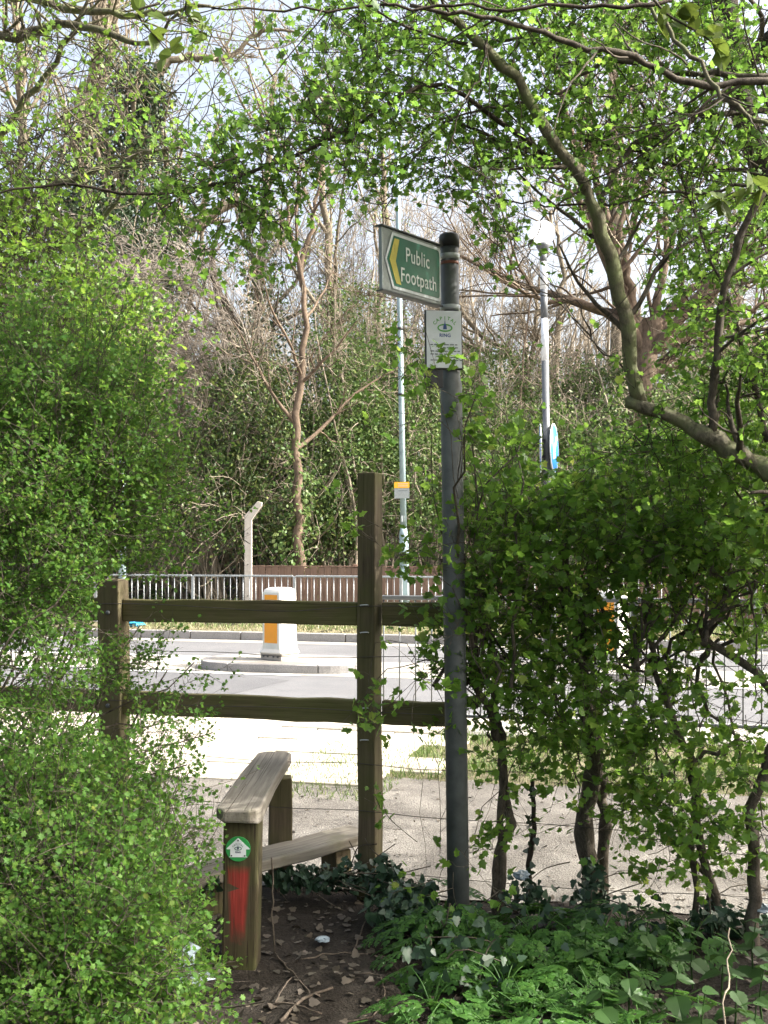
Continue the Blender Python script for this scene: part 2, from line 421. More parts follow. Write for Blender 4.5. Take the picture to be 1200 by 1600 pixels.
def leaves_on(paths, per, size, spread=.02, upb=.8, spin=.5, tr=(.15, 1.0), fwd=.4):
    m, K, _ = paths.shape; M = m * per; idx = np.repeat(np.arange(m), per)
    nn = max(1, -(-per // 3)); nodes_ = rng.uniform(tr[0], tr[1], (m, nn)); nodes_[:, 0] = np.where(rng.random(m) < .6, tr[1] * .98, nodes_[:, 0])
    t = nodes_[idx, np.tile(np.arange(per) % nn, m)] * (K - 1); i = np.minimum(t.astype(int), K - 2); fr = (t - i)[:, None]
    p = paths[idx, i] * (1 - fr) + paths[idx, i + 1] * fr + rng.normal(0, spread, (M, 3))
    T = norm(paths[idx, i + 1] - paths[idx, i])
    d = norm(T * fwd + rng.normal(0, .6, (M, 3)) - np.array([0, 0, .1]))
    sc = rng.uniform(size[0], size[1], M)
    return p, frames(d, upb, spin), sc
def leaf_stuff(name, tmpl, prs, m, parent=None):
    pos = np.vstack([a[0] for a in prs]); Rm = np.concatenate([a[1] for a in prs]); sc = np.concatenate([a[2] for a in prs])
    v, f = scatter(tmpl, pos, Rm, sc)
    return mesh_np(name, v, f, m, parent, False, 'stuff')
def leaf_parts(name, tmpl, pr, n, m, parent, minsep=0):
    """the n nearest leaves as single objects sharing one mesh; returns the rest"""
    pos, Rm, sc = pr
    px = sc / pos[:, 1]; order = np.argsort(-px); pick = order[:n]; rest = order[n:]
    me = None
    off = 0
    for i in pick:
        if me is None:
            me = bpy.data.meshes.new(name); me.from_pydata(tmpl[0].tolist(), [], tmpl[1].tolist()); me.materials.append(m)
        o = bpy.data.objects.new(name, me); link(o, parent)
        Mx = Matrix(Rm[i].tolist()).to_4x4(); Mx = Matrix.Translation(pos[i] - off) @ Mx @ Matrix.Scale(float(sc[i]), 4)
        o.matrix_basis = Mx
    return pos[rest], Rm[rest], sc[rest]
def text(name, s, size, m, parent, loc, rot=(R(90), 0, 0), align='LEFT', xs=1.0, ext=.0006, bold=0):
    c = bpy.data.curves.new(name, 'FONT'); c.body = s; c.size = size; c.align_x = align; c.extrude = ext; c.offset = bold; c.space_character = 1.06
    c.resolution_u = 4; c.materials.append(m)
    tmp = bpy.data.objects.new("type", c); COL.objects.link(tmp)
    me = bpy.data.meshes.new_from_object(tmp.evaluated_get(bpy.context.evaluated_depsgraph_get()))
    bpy.data.objects.remove(tmp)
    if not me.materials: me.materials.append(m)
    o = bpy.data.objects.new(name, me); link(o, parent); o.location = loc; o.rotation_euler = rot; o.scale = (xs, 1, 1)
    return o
def ell(e, n, hollow=.0):
    """e=(px,py,d,rx,ry,rd): points in an ellipsoid given by its picture size at its real depth"""
    px, py, d, rx, ry, rd = e
    c = np.array(P(px, py, d)); q = norm(rng.normal(size=(n, 3))); r = rng.uniform(hollow ** 3, 1, n) ** (1 / 3)
    s = np.array([rx / F * d, rd, ry / F * d])
    return c + q * r[:, None] * s, q
def settle(root):
    """children were built in world coordinates: hang them under the base point"""
    for c in root.children: c.location = Vector(c.location) - Vector(root.location)

# ------------------------------------------------------------------ the setting
def sheet(name, ss, ts, m, dz=0, edge=0, kind='structure', zf=None, parent=None):
    ss = np.asarray(ss, float); ts = np.asarray(ts, float)
    Sg, Tg = np.meshgrid(ss, ts, indexing='ij')
    if edge:
        Tg = Tg.copy(); Tg[:, 0] += rng.normal(0, edge, len(ss)); Tg[:, -1] += rng.normal(0, edge, len(ss))
    X = Sg * U[0] + Tg * N[0]; Y = Sg * U[1] + Tg * N[1]
    Z = (gz(X, Y) if zf is None else zf(X, Y)) + dz
    v = np.stack([X, Y, Z], -1).reshape(-1, 3)
    i = np.arange(len(ss) * len(ts)).reshape(len(ss), len(ts))
    f = np.stack([i[:-1, :-1], i[1:, :-1], i[1:, 1:], i[:-1, 1:]], -1).reshape(-1, 4)
    return mesh_np(name, v, f, m, parent, True, kind)
def bumpy(X, Y):
    t = tof(X, Y); k = sstep(5.2, 4.2, t) if False else 1 - sstep(4.3, 5.0, t)
    z = gz(X, Y) + k * (.018 * np.sin(7 * X + 3 * Y) * np.sin(6 * Y - 2 * X) + .010 * np.sin(19 * X - 5 * Y) * np.sin(23 * Y + 4 * X) + .006 * np.sin(47 * X) * np.sin(53 * Y))
    return z + np.where((t > 18) & (t < 120), .05 * np.sin(1.7 * X) * np.sin(1.3 * Y), 0)
far = [-600, -250, -100, -50, -25]
sg = far + list(np.arange(-12, 12.01, .12)) + [-q for q in far[::-1]]
tg = [-600, -200, -60, -20, -5, 0] + list(np.arange(2, 9.0, .08)) + [9.04, 9.06, 13, 17.04, 17.06] + list(np.arange(18, 44, .8)) + [60, 100, 200, 400, 900]
sheet("ground", sg, tg, M_soil, zf=bumpy)
sheet("gravel_path", np.arange(-30, 30, .12), np.linspace(4.72, 6.55, 16), M_gravel, .007, .045)
sheet("near_verge_soil", np.arange(-1.7, 30, .3), np.linspace(6.5, 8.2, 6), M_bankg, .004, .02)
sheet("footway_strip", np.arange(-1.6, 30, .4), [8.15, 8.5, 9.04], M_pale, .012, .0)
sheet("far_verge", np.arange(-60, 60, .6), np.linspace(17.19, 21.5, 10), M_bankg, .01)
flat = lambda z: (lambda X, Y: np.full_like(X, z))
sheet("road", [-600, -60, 0, 60, 600], [9.055, 13, 17.045], M_asph, zf=flat(0))
sheet("pale_road_centre", [-40, -8, 0, 40], [12.5, 13.3, 14.2], M_pale, zf=flat(.004))
sheet("channel_strip", [-40, 0, 40], [16.55, 16.99], M_pale, zf=flat(.004))
for a, b, t0 in ((-40, -4.15, 12.42), (.25, 40, 12.42), (-40, -5.2, 14.24), (1.2, 40, 14.24)):
    sheet("road_line", [a, b], [t0, t0 + .11], M_line, zf=flat(.008))
patch = [(60, 1040), (300, 1047), (452, 1063), (350, 1087), (300, 1104), (40, 1120)]
pv = []
for px, py in patch:
    d = F * (EYE - .004) / (py - HZ); q = P(px, py, d); pv.append((q.x, q.y, .0042))
tag(mesh("road_patch", pv, [tuple(range(len(pv)))[::-1]], M_asph2), kind='structure')

# kerbs: every stone a part
def stones(root, t0, dpt, z0, z1, s0, s1, ln=.91, m=M_kerb):
    n = int((s1 - s0) / ln); base = None
    for i in range(n):
        s = s0 + (i + .5) * ln
        if base is None:
            base = box("kerb_stone", (0, 0, 0), (ln - .012, dpt, z1 - z0), m, root, .012); o = base
        else: o = base.copy(); link(o, root)
        o.location = RD(s, t0 + dpt / 2, (z0 + z1) / 2 + rng.normal(0, .0015)); o.rotation_euler = (0, 0, -TH)
far_k = empty("far_kerb", kind='structure'); stones(far_k, 17.05, .125, -.05, .135, -14, 12)
near_k = empty("near_kerb", kind='structure'); stones(near_k, 9.06, .125, -.05, .132, -9, 9)
for s in (-6.6, -9.1):
    q = RD(s, 17.047, .09); 
fw = empty("footway", kind='structure'); base = None
rows = 6; w = .47
for j in range(rows):
    for i in range(14):
        s = -1.62 - (i + .5) * .62 + (.31 if j % 2 else 0); t = 6.22 + (j + .5) * w
        if s > -1.9 and j % 2: pass
        if base is None: base = box("paving_slab", (0, 0, 0), (.607, w - .013, .06), M_slab, fw, .006); o = base
        else: o = base.copy(); link(o, fw)
        o.location = RD(s, t, float(gz(*RD(s, t)[:2])) - .012 + rng.normal(0, .003)); o.rotation_euler = (rng.normal(0, .004), rng.normal(0, .004), -TH)

def island(label, s0, s1, t0, t1, group="kerbed islands in the middle of the road"):
    c = RD((s0 + s1) / 2, (t0 + t1) / 2, 0)
    r = empty("traffic_island", c, -TH, label, "traffic island", group)
    L = (s1 - s0) / 2; H = (t1 - t0) / 2
    out = []
    for q in range(0, 40):
        a = 2 * math.pi * q / 40; e = .55
        out.append((L * math.copysign(abs(math.cos(a)) ** e, math.cos(a)), H * math.copysign(abs(math.sin(a)) ** .8, math.sin(a))))
    inner = [(x * (1 - .125 / L), y * (1 - .125 / H)) for x, y in out]
    prismz("island_surface", inner, .001, .098, M_pale, r)
    for q in range(0, 40, 4):
        seg = [out[(q + k) % 40] for k in range(5)]; ins = [inner[(q + k) % 40] for k in range(5)]
        a, b = seg[0], seg[-1]
        poly = seg + ins[::-1]
        cx = sum(p[0] for p in poly) / len(poly); cy = sum(p[1] for p in poly) / len(poly)
        poly = [(cx + (x - cx) * .985, cy + (y - cy) * .985) for x, y in poly]
        prismz("kerb_stone", poly, -.02, .105, M_kerb, r, .008)
    return r
island("pale kerbed traffic island under the bollard in plain view left of the tall post", -5.72, -3.45, 12.66, 13.95)
island("kerbed traffic island under the striped beacon pole behind the hedge", -2.1, .7, 12.7, 13.9)

# ------------------------------------------------------------------ road furniture
def bollard(c, yaw, label):
    r = empty("traffic_bollard", c, yaw, label, "bollard", "lit bollards on the traffic islands")
    def ring(w, d, z, cr=.03):
        pts = []
        for sx, sy, a0 in ((1, 1, 0), (-1, 1, 90), (-1, -1, 180), (1, -1, 270)):
            for a in (0, 30, 60, 90):
                pts.append((sx * (w / 2 - cr) + cr * math.cos(R(a0 + a)), sy * (d / 2 - cr) + cr * math.sin(R(a0 + a)), z))
        return pts
    lv = [ring(.40, .38, .085), ring(.37, .36, .11), ring(.335, .33, .16), ring(.325, .32, .5), ring(.32, .315, .86), ring(.30, .295, .905), ring(.22, .2, .93, .02)]
    v = [p for l in lv for p in l]; n = 16; f = []
    for j in range(len(lv) - 1):
        for i in range(n): f.append((j * n + i, j * n + (i + 1) % n, (j + 1) * n + (i + 1) % n, (j + 1) * n + i))
    f.append(tuple(range((len(lv) - 1) * n, len(lv) * n))); f.append(tuple(range(n))[::-1])
    o = mesh("body", v, f, M_bolw, r, True)
    box("base_plinth", (0, 0, .042), (.36, .34, .084), M_conc, r, .01)
    for x in (-.12, -.05, .05, .12):
        b = lathe("bolt", [(.014, 0), (.014, .012), (.008, .016)], M_steel, r, 8); b.location = (x, -.171, .05); b.rotation_euler = (R(90), 0, 0)
    box("panel_frame", (0, -.164, .505), (.285, .012, .74), M_bolg, r, .004)
    box("amber_panel", (0, -.171, .53), (.215, .01, .62), M_boly, r, .003)
    box("amber_panel", (0, .164, .53), (.215, .01, .62), M_boly, r, .003)
    return r
bollard(P(437, 1030, 14.1) * Vector((1, 1, 0)) + Vector((0, 0, .098)) if False else Vector((-1.352, 14.1, .099)), R(-36), "white bollard with amber panel seen between the two wooden rails")
bollard(Vector((2.74, 13.1, .099)), R(-36), "white bollard with amber panel mostly hidden behind the hedge leaves")

# beacon column with keep-left discs
bx, by = (860 - 600) / F * 13.25, 13.25
r = empty("island_beacon", (bx, by, .098), 0, "grey and white banded pole topped by a bright white globe, blue discs low down", "beacon pole")
r.rotation_euler = (0, R(-1.0), 0)
lathe("base_section", [(.075, 0), (.075, 1.55), (.05, 1.62)], M_beac_d, r)
zb = [1.62, 2.55, 3.08, 3.42, 3.78, 4.15, 5.0]
for a, b, m in ((1.6, 3.78, M_beac_d), (3.78, 4.3, M_beac_w), (4.3, 4.66, M_beac_d), (4.66, 5.0, M_beac_w), (5.0, 5.13, M_beac_d)):
    a2, b2 = a * .985, b * .985
    lathe("pole_band", [(.043, a2), (.043, b2)], m, r)
lathe("lamp_seat", [(.043, 5.04), (.075, 5.10), (.085, 5.12), (.085, 5.15)], M_beac_d, r)
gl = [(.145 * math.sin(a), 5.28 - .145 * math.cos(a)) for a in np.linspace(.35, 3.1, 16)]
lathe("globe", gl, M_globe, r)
for sx, mm, ang, lab in ((.085, M_blue, 72, "blue keep left face"), (-.075, M_galv, -97, "grey back of a disc")):
    d = empty("keep_left_sign", (sx, -.03, 2.75 - .098), R(ang), parent=r)
    dk = lathe("disc", [(.30, -.006), (.30, .006)], M_galv, d, 40); dk.rotation_euler = (R(90), 0, 0)
    fc = lathe("blue_face", [(.285, .0065), (.285, .009)], M_blue, d, 40); fc.rotation_euler = (R(90), 0, 0)
    rm = lathe("white_rim", [(.30, .006), (.30, .0078)], M_beac_w, d, 40); rm.rotation_euler = (R(90), 0, 0)
    # white arrow pointing down to the left
    A = [(-.03, .2), (.03, .2), (.03, -.04), (.11, -.04), (0, -.2), (-.11, -.04), (-.03, -.04)]
    ar = prism("arrow", A, -.012, -.0095, M_beac_w, d); ar.rotation_euler = (0, R(45), 0)
    box("bracket", (0, .03, .1), (.05, .05, .03), M_blackp, d, 0); box("bracket", (0, .03, -.1), (.05, .05, .03), M_blackp, d, 0)

# lamp column beyond the road
c = P(633, 940, 20.0); c = Vector((c.x, 19.9, .12))
r = empty("lamp_column", c, 0, "tall pale green lamp column with a small yellow and white notice", "lamp post")
r.rotation_euler = (0, R(-1.0), 0)
lathe("base_section", [(.085, 0), (.085, 1.62), (.078, 1.68), (.058, 1.78)], M_colm, r)
lathe("shaft", [(.058, 1.77), (.052, 4), (.045, 7), (.040, 10.2)], M_colm, r)
box("door", (0, -.083, .75), (.1, .012, .55), M_colm, r, .003)
nb = box("notice_board", (-.02, -.075, 2.47), (.275, .006, .30), M_signback, r, 0)
yb = box("yellow_notice_band", (-.02, -.0795, 2.565), (.275, .003, .11), M_orange, nb, 0)
for z in (2.585, 2.545): box("lettering", (.0, -.0815, z), (.18, .001, .012), M_galv, nb, 0)
box("lettering", (.0, -.079, 2.46), (.16, .001, .010), M_grey_l, nb, 0)
lathe("cable_band", [(.062, 0), (.062, .05)], M_blackp, r, 16, (0, 0, 5.4)); lathe("cable_band", [(.062, 0), (.062, .04)], M_blackp, r, 16, (0, 0, 4.2))
box("lamp_arm", (0, -.25, 10.2), (.06, .6, .05), M_colm, r, .01); box("lantern", (0, -.7, 10.2), (.2, .6, .12), M_galv, r, .03)
box("sticker", (-.008, -.054, 1.95), (.05, .004, .11), M_white, r, 0)

# guard rails (bars one by one)
def guardrail(name_lab, s0, s1, t, zb, z0, z1, group, step=.115, bar=.0065, post_every=2.0, m=M_galv):
    r = empty("guardrail", RD(s0, t, zb), -TH, name_lab, "guardrail", group)
    L = s1 - s0; n = int(round(L / post_every)); pe = L / n
    pm = None; bm = None
    for i in range(n):
        x = i * pe
        box("top_rail", (x + pe / 2, 0, z1), (pe - .05, .036, .036), m, r, .008)
        box("bottom_rail", (x + pe / 2, 0, z0), (pe - .05, .025, .025), m, r, .006)
        k = int((pe - .08) / step)
        for j in range(1, k):
            if bm is None:
                bm = lathe("bar", [(bar, 0), (bar, z1 - z0 - .03)], m, r, 6); o = bm
            else: o = bm.copy(); link(o, r)
            o.location = (x + j * (pe / k), 0, z0 + .013)
    for i in range(n + 1):
        if pm is None: pm = box("post", (0, 0, z1 / 2 - .01), (.048, .048, z1 + .02), m, r, .005); o = pm
        else: o = pm.copy(); link(o, r)
        o.location = (i * pe, 0, 0)
    return r
guardrail("long pale guardrail on the far verge in front of the brown fence", -10.4, 9.6, 18.9, .12, .13, .90, "pedestrian guardrails along the road", .118, .0075)
guardrail("grey guardrail on the near verge seen through the hedge", -2.2, 6.0, 8.3, .12, .125, 1.035, "pedestrian guardrails along the road", .118, .006, m=M_rail_n)

# close-boarded brown fence
r = empty("board_fence", RD(-7.75, 20.3, .1), -TH, "reddish brown close boarded fence behind the far guardrail", "fence")
bms = []
for k in range(3):
    b = mesh("board", boxv((0, 0, .53), (.128, .02, 1.06 + .006 * (k - 1))), BF, M_board, r); bms.append(b)
    b.location = (-.068 + k * .136, rng.normal(0, .004), 0)
for i in range(3, 118):
    b = bms[i % 3].copy(); link(b, r); b.location = (-.068 + i * .136, (.012 if i % 2 else 0) + rng.normal(0, .003), rng.normal(0, .006)); b.rotation_euler = (0, rng.normal(0, .004), rng.normal(0, .02))
for i in range(8):
    box("fence_post", (i * 2.2 - .1, .08, .56), (.1, .1, 1.12), M_board, r, .005)
box("capping_rail", (7.9, .02, 1.075), (16, .06, .022), M_board, r, .003)

# concrete fence posts with cranked tops and their wires
def cranked(c, label, h=2.2):
    r = empty("concrete_post", c, 0, label, "fence post", "cranked concrete posts beyond the road")
    poly = [(-.07, 0), (.07, 0), (.07, h - .32), (.26, h - .05), (.27, h + .02), (.18, h + .04), (-.07, h - .24)]
    prism("shaft", poly, -.06, .06, M_conc, r, .008)
    for q in (.5, 1.1, 1.7):
        s_ = lathe("wire_hole", [(.012, 0), (.012, .004)], M_blackp, r, 8); s_.location = (0, -.0605, q); s_.rotation_euler = (R(90), 0, 0)
    return r
cA = P(388, 935, 20.9); cranked(Vector((cA.x, 20.9, .12)), "pale concrete post with cranked top at the end of the brown fence", 2.27)
cB = P(152, 900, 22.6); cranked(Vector((cB.x, 22.6, .12)), "pale concrete post with cranked top behind the leaves of the big bush", 2.3)
cC = P(191, 900, 19.5)
r = empty("marker_pole", (cC.x, 19.5, .12), 0, "slim grey pole with small teal cap half hidden by the big bush", "pole")
lathe("pole", [(.07, 0), (.06, 2.2), (.055, 3.0)], M_colm, r); lathe("cap", [(.09, 2.0), (.09, 2.12), (.06, 2.16)], simple("teal_cap", (.05, .3, .25)), r)
# blue litter on the far verge
def crumple(name, c, sz, m, label, cat, fl=.5, seed=1, group=None):
    q = np.random.default_rng(seed); v = []; f = []; a = 10; b = 7
    for j in range(b + 1):
        for i in range(a):
            th = 2 * math.pi * i / a; ph = math.pi * j / b; k = 1 + q.uniform(-.4, .45)
            v.append((sz * k * math.cos(th) * math.sin(ph), sz * k * math.sin(th) * math.sin(ph), sz * fl * k * math.cos(ph) + sz * fl * .8))
    for j in range(b):
        for i in range(a):
            k = (i + 1) % a; f.append((j * a + i, (j + 1) * a + i, (j + 1) * a + k, j * a + k))
    o = mesh(name, v, f, m); o.location = c; return tag(o, label, cat, group)
crumple("plastic_bag", RD(-9.0, 17.75, .13), .16, M_bluebag, "crumpled blue plastic bag lying on the far verge", "litter", .45, 3)

# ------------------------------------------------------------------ timber fence and stile
A0 = Vector((-1.275, 5.14, 0)); A1 = Vector((-.062, 4.83, 0)); fd = (A1 - A0).normalized(); FA = math.atan2(fd.y, fd.x)
r = empty("timber_fence", A0, FA, "mossy two rail timber fence with one tall post beside the stile", "fence")
FL = (A1 - A0).length
def warp(o, a=.003):
    for v in o.data.vertices: v.co += Vector(rng.normal(0, a, 3))
    return o
def longbox(name, c, s, m, parent, axis, n=8, w=.003, bv=.006):
    """a sawn timber with slightly uneven faces"""
    ax = 'XYZ'.index(axis); oth = [i for i in range(3) if i != ax]; v = []; f = []
    sg4 = [(-1, -1), (1, -1), (1, 1), (-1, 1)]
    for i in range(n + 1):
        off = rng.normal(0, w, 2)
        for a, b in sg4:
            p = [0, 0, 0]; p[ax] = c[ax] - s[ax] / 2 + s[ax] * i / n
            p[oth[0]] = c[oth[0]] + a * s[oth[0]] / 2 + off[0] + rng.normal(0, w * .4); p[oth[1]] = c[oth[1]] + b * s[oth[1]] / 2 + off[1] + rng.normal(0, w * .4)
            v.append(tuple(p))
    for i in range(n):
        for j in range(4):
            k = (j + 1) % 4; f.append((i * 4 + j, i * 4 + k, (i + 1) * 4 + k, (i + 1) * 4 + j))
    f.append((3, 2, 1, 0)); f.append(tuple(n * 4 + j for j in range(4)))
    o = mesh(name, v, f, m, parent)
    import bmesh
    bm = bmesh.new(); bm.from_mesh(o.data); bmesh.ops.recalc_face_normals(bm, faces=bm.faces); bm.to_mesh(o.data); bm.free()
    return bevel(o, bv)
p1 = longbox("post", (0, 0, .66), (.11, .11, 1.48), M_post, r, 'Z', 6)
p2 = longbox("post", (0, 0, .90), (.085, .095, 1.96), M_post, r, 'Z', 8); p2.location = (FL, 0, 0); p2.rotation_euler = (0, 0, R(-8))
top_z, low_z = 1.255, .82
for z in (top_z, low_z):
    longbox("rail", (FL / 2, .0, z), (FL - .105, .045, .105), M_rail, r, 'X', 8, .002)
    o = longbox("rail", (.235, .015, z - .002), (.36, .045, .105), M_rail, r, 'X', 6, .002); o.location = (FL, 0, 0)
    o = longbox("rail", (-.9, .0, z), (1.68, .045, .105), M_rail, r, 'X', 6, .002)
for z in (1.285, 1.07, .835, .60, .39, .13):
    pts = [(-2.6, -.05, z + .01)]
    for x in np.arange(-1.8, 5.6, .3):
        pts.append((x, -.062 + rng.normal(0, .004), z + rng.normal(0, .006) - .012 * math.sin((x / FL) * math.pi) ** 2 + .012 * max(0, x - FL) * rng.uniform(-.2, 1)))
    tube1("wire", pts, .0016, .0016, M_wire, r, 60, 5)
def staple(par, x, z):
    o = tube1("staple", [(x - .018, -.05, z), (x - .016, -.058, z + .003), (x + .014, -.058, z + .005), (x + .018, -.05, z + .002)], .0028, .0028, M_staple, par, 8, 6); return o
for z, x in ((1.235, 0), (.80, 0)):
    b_ = lathe('bolt', [(.011, 0), (.011, .006), (.006, .009)], M_steel, r, 8); b_.location = (.0 + x, -.0575, z + .01); b_.rotation_euler = (R(90), 0, 0)
for z in (1.292, 1.172, .84, .70):
    o = staple(r, 0, z); o.location = (FL - .01, -.004, 0)

# stile
SB = Vector((-.53, 4.05, 0))
r = empty("stile", SB, 0, "weathered wooden step stile with waymark disc and red paint on its near post", "stile")
np_ = longbox("near_post", (0, 0, .255), (.128, .125, .63), M_paintpost, r, 'Z', 5, .0015, .008); np_.location = (0, 0, 0); np_["label"] = "near post with smeared red paint under a round disc"
np_.location.z = -.02
np_.rotation_euler = (0, R(.6), R(-2))
fp = longbox("far_post", (0, 0, .2), (.105, .09, .6), M_post, r, 'Z', 4, .002); fp.location = (.055, .93, 0); fp.rotation_euler = (0, 0, R(8))
# long upper tread, rounded ends
tw = .165; poly = []
L0, L1 = -.10, .985
for (x, y) in ((-tw / 2 + .03, L0), (tw / 2 - .035, L0 - .01), (tw / 2 - .008, L0 + .02), (tw / 2, L0 + .06), (tw / 2 - .004, .4), (tw / 2 + .002, L1 - .05), (tw / 2 - .03, L1), (-tw / 2 + .04, L1 + .006), (-tw / 2 + .008, L1 - .03), (-tw / 2 - .003, .5), (-tw / 2 - .002, L0 + .04)):
    poly.append((x, y))
tr = prismz("upper_tread", poly, 0, .05, M_plank, r, .008); tr.location = (0, 0, .548); tr.rotation_euler = (R(.5), R(-1.2), R(-1.4))
for v in tr.data.vertices:
    if v.co.z < .01 and v.co.y < 0: v.co.z += .012 * math.sin(v.co.x * 60)
# lower tread crossing underneath
a = P(285, 1384, 4.44); b = P(560, 1320, 4.98)
lt = empty("x", (0, 0, 0)) if False else None
dx, dy = (-.12 + .84), (4.98 - 4.39); ang = math.atan2(dy, dx)
lw = longbox("lower_tread", (0, 0, 0), (1.02, .185, .05), M_plankx, r, 'X', 6, .002, .008)
lw.location = Vector((-.50, 4.78, .19)) - SB; lw.rotation_euler = (0, R(-2.0), ang)
for k, dd in ((-.32, 0), (.36, 0)):
    q = longbox("tread_support", (0, 0, .07), (.09, .12, .22), M_post, r, 'Z', 3, .002)
    q.location = Vector((-.50 + k * math.cos(ang), 4.80 + k * math.sin(ang), -.02)) - SB; q.rotation_euler = (0, 0, ang)
dy0 = -.0635
dc = empty("waymark_disc", (-.004, dy0 + .0, .465 - .02), R(-2), parent=r)
def flat_poly(name, poly, y, m, par, th=.0012): return prism(name, poly, y, y + th, m, par)
circ = lambda rx, rz, cx=0, cz=0, n=36: [(cx + rx * math.cos(2 * math.pi * k / n), cz + rz * math.sin(2 * math.pi * k / n)) for k in range(n)]
flat_poly("green_disc", circ(.0455, .0455), -.003, M_discgr, dc, .003)
arrow = [(0, .041), (.042, .002), (.042, -.001), (.029, -.001), (.029, -.026), (.034, -.030), (-.034, -.030), (-.029, -.026), (-.029, -.001), (-.042, -.001), (-.042, .002)]
flat_poly("white_arrow", arrow, -.0038, M_white, dc, .0007)
def ringmesh(name, rx, rz, w, cz, y, m, par):
    v = []; f = []; n = 32
    for k in range(n):
        c_, s_ = math.cos(2 * math.pi * k / n), math.sin(2 * math.pi * k / n)
        v += [(rx * c_, y, cz + rz * s_), ((rx - w) * c_, y, cz + (rz - w) * s_)]
    for k in range(n):
        a_ = 2 * k; b_ = 2 * ((k + 1) % n); f.append((a_, b_, b_ + 1, a_ + 1))
    return mesh(name, v, f, m, par)
def logo(par, sc, y, cz, mg=M_lgreen, mb=M_lblue, rc=.031):
    """arched CAPITAL over a ring with a spire, RING below"""
    word = "CAPITAL"; n = len(word)
    for i, ch in enumerate(word):
        a = R(90 + 57 - i * 114 / (n - 1))
        if ch == 'L' and False: pass
        x = rc * sc * math.cos(a); z = cz + rc * sc * .92 * math.sin(a) - .004 * sc
        o = text("lettering", ch, .0135 * sc, mg, par, (x, y, z - .003 * sc), align='CENTER', bold=.0003 * sc, ext=.0002)
        o.rotation_euler = (R(90), -(a - R(90)) * .8 * 1.0, 0)
    ringmesh("ring_emblem", .022 * sc, .0115 * sc, .0042 * sc, cz - .002 * sc, y - .0001, mg, par)
    sp = [(-.0055, -.006), (.0055, -.006), (.0045, .004), (.0015, .010), (0, .024), (-.0015, .010), (-.0045, .004)]
    prism("spire_emblem", [(x * sc, cz + z * sc) for x, z in sp], y - .0012, y - .0006, mb, par)
    text("lettering", "RING", .0135 * sc, mb, par, (0, y, cz - .0275 * sc), align='CENTER', bold=.0003 * sc, ext=.0002)
logo(dc, .62, -.0042, .003, simple("dark_green_letter", (.02, .12, .05)), simple("navy_letter", (.01, .02, .07)), .030)
for x, z in ((0, .031), (.0245, -.0245), (-.0245, -.0245)):
    flat_poly("nail", circ(.003, .003, x, z, 10), -.005, M_blackp, dc, .001)

# ------------------------------------------------------------------ footpath sign on its steel post
PX, PY = (717 - 600) / F * 4.36, 4.36
r = empty("footpath_signpost", (PX, PY, 0), 0, "grey steel post carrying the green public footpath sign and a route plate", "signpost")
lean = R(-.8); r.rotation_euler = (0, lean, 0)
lathe("post", [(.0445, -.1), (.0440, 1.3), (.0435, 2.2), (.0365, 2.23), (.0365, 2.75)], M_steel, r, 32)
lathe("post_cap", [(.041, 2.752), (.041, 2.795), (.036, 2.803), (.01, 2.806)], M_blackp, r, 32)
for z in (2.70, 2.495):
    lathe("clamp", [(.041, z), (.041, z + .022)], M_galv, r, 32)
lathe("red_tape", [(.0372, 2.680), (.0372, 2.692)], M_red, r, 32)
sp = empty("footpath_sign", (-.036, -.037, 2.512), math.atan2(.819, .573), parent=r)
# the sign's own x runs from its point (near) to the post (far); x from -L to 0
L, H = .37, .235
sp.rotation_euler = (0, 0, R(51))
def sx(u): return -L + u * L
body = box("sign_case", (-L / 2, .011, H / 2), (L, .018, H), M_signback, sp, .004)
box("case_lip", (-L / 2, .012, H + .003), (L + .012, .034, .007), M_steel, sp, .002)
box("case_lip", (-L / 2, .012, -.003), (L + .012, .034, .007), M_steel, sp, .002)
def pent(o, y, m, name, th=.001):
    x0 = sx(.035) + o; x1 = sx(.985) - o; z0 = .012 + o; z1 = H - .012 - o; xs_ = sx(.155) + o * .8
    cr = .012
    poly = [(x0, H / 2), (xs_, z1)] + [(x1 - cr + cr * math.sin(R(a)), z1 - cr + cr * math.cos(R(a))) for a in (0, 30, 60, 90)] + [(x1 - cr + cr * math.cos(R(a)), z0 + cr - cr * math.sin(R(a))) for a in (0, 30, 60, 90)] + [(xs_, z0)]
    return prism(name, poly[::-1], y, y + th, m, sp)
pent(.0, -.002, M_white, "white_border"); pent(.011, -.0032, M_green, "green_face")
ch = [(sx(.10), H / 2), (sx(.185), H - .033), (sx(.265), H - .033), (sx(.20), H / 2), (sx(.285), .033), (sx(.205), .033)]
prism("yellow_arrow", ch, -.0044, -.0034, M_yellow, sp)
text("lettering", "Public", .078, M_letter, sp, (sx(.36), -.0045, .128), xs=.78, bold=.0004)
text("lettering", "Footpath", .078, M_letter, sp, (sx(.272), -.0045, .047), xs=.765, bold=.0004)
pl = empty("route_plate", (-.026, -.058, 2.262), R(8), parent=r)
pl.rotation_euler = (0, 0, R(10))
box("backing_plate", (-.004, .008, .108), (.152, .012, .235), M_blackp, pl, .003)
box("backing_plate", (-.045, .012, -.045), (.075, .012, .07), M_blackp, pl, .003)
box("white_face", (-.004, -.0005, .110), (.142, .004, .226), M_white, pl, .0015)
logo(pl, 1.4, -.0032, .158)
pl_lines = [(-.06, .102, .10), (-.03, .088, .08), (-.06, .072, .11), (-.06, .058, .07), (-.02, .044, .08), (-.06, .030, .12)]
for x, z, w in pl_lines:
    z = z * .85
    k = 0
    while k < w:
        ww = rng.uniform(.008, .02)
        flat_poly("small_print", [(x + k, z), (x + k + ww, z), (x + k + ww, z + .004), (x + k, z + .004)], -.0036, M_grey_l, pl, .0006); k += ww + .004

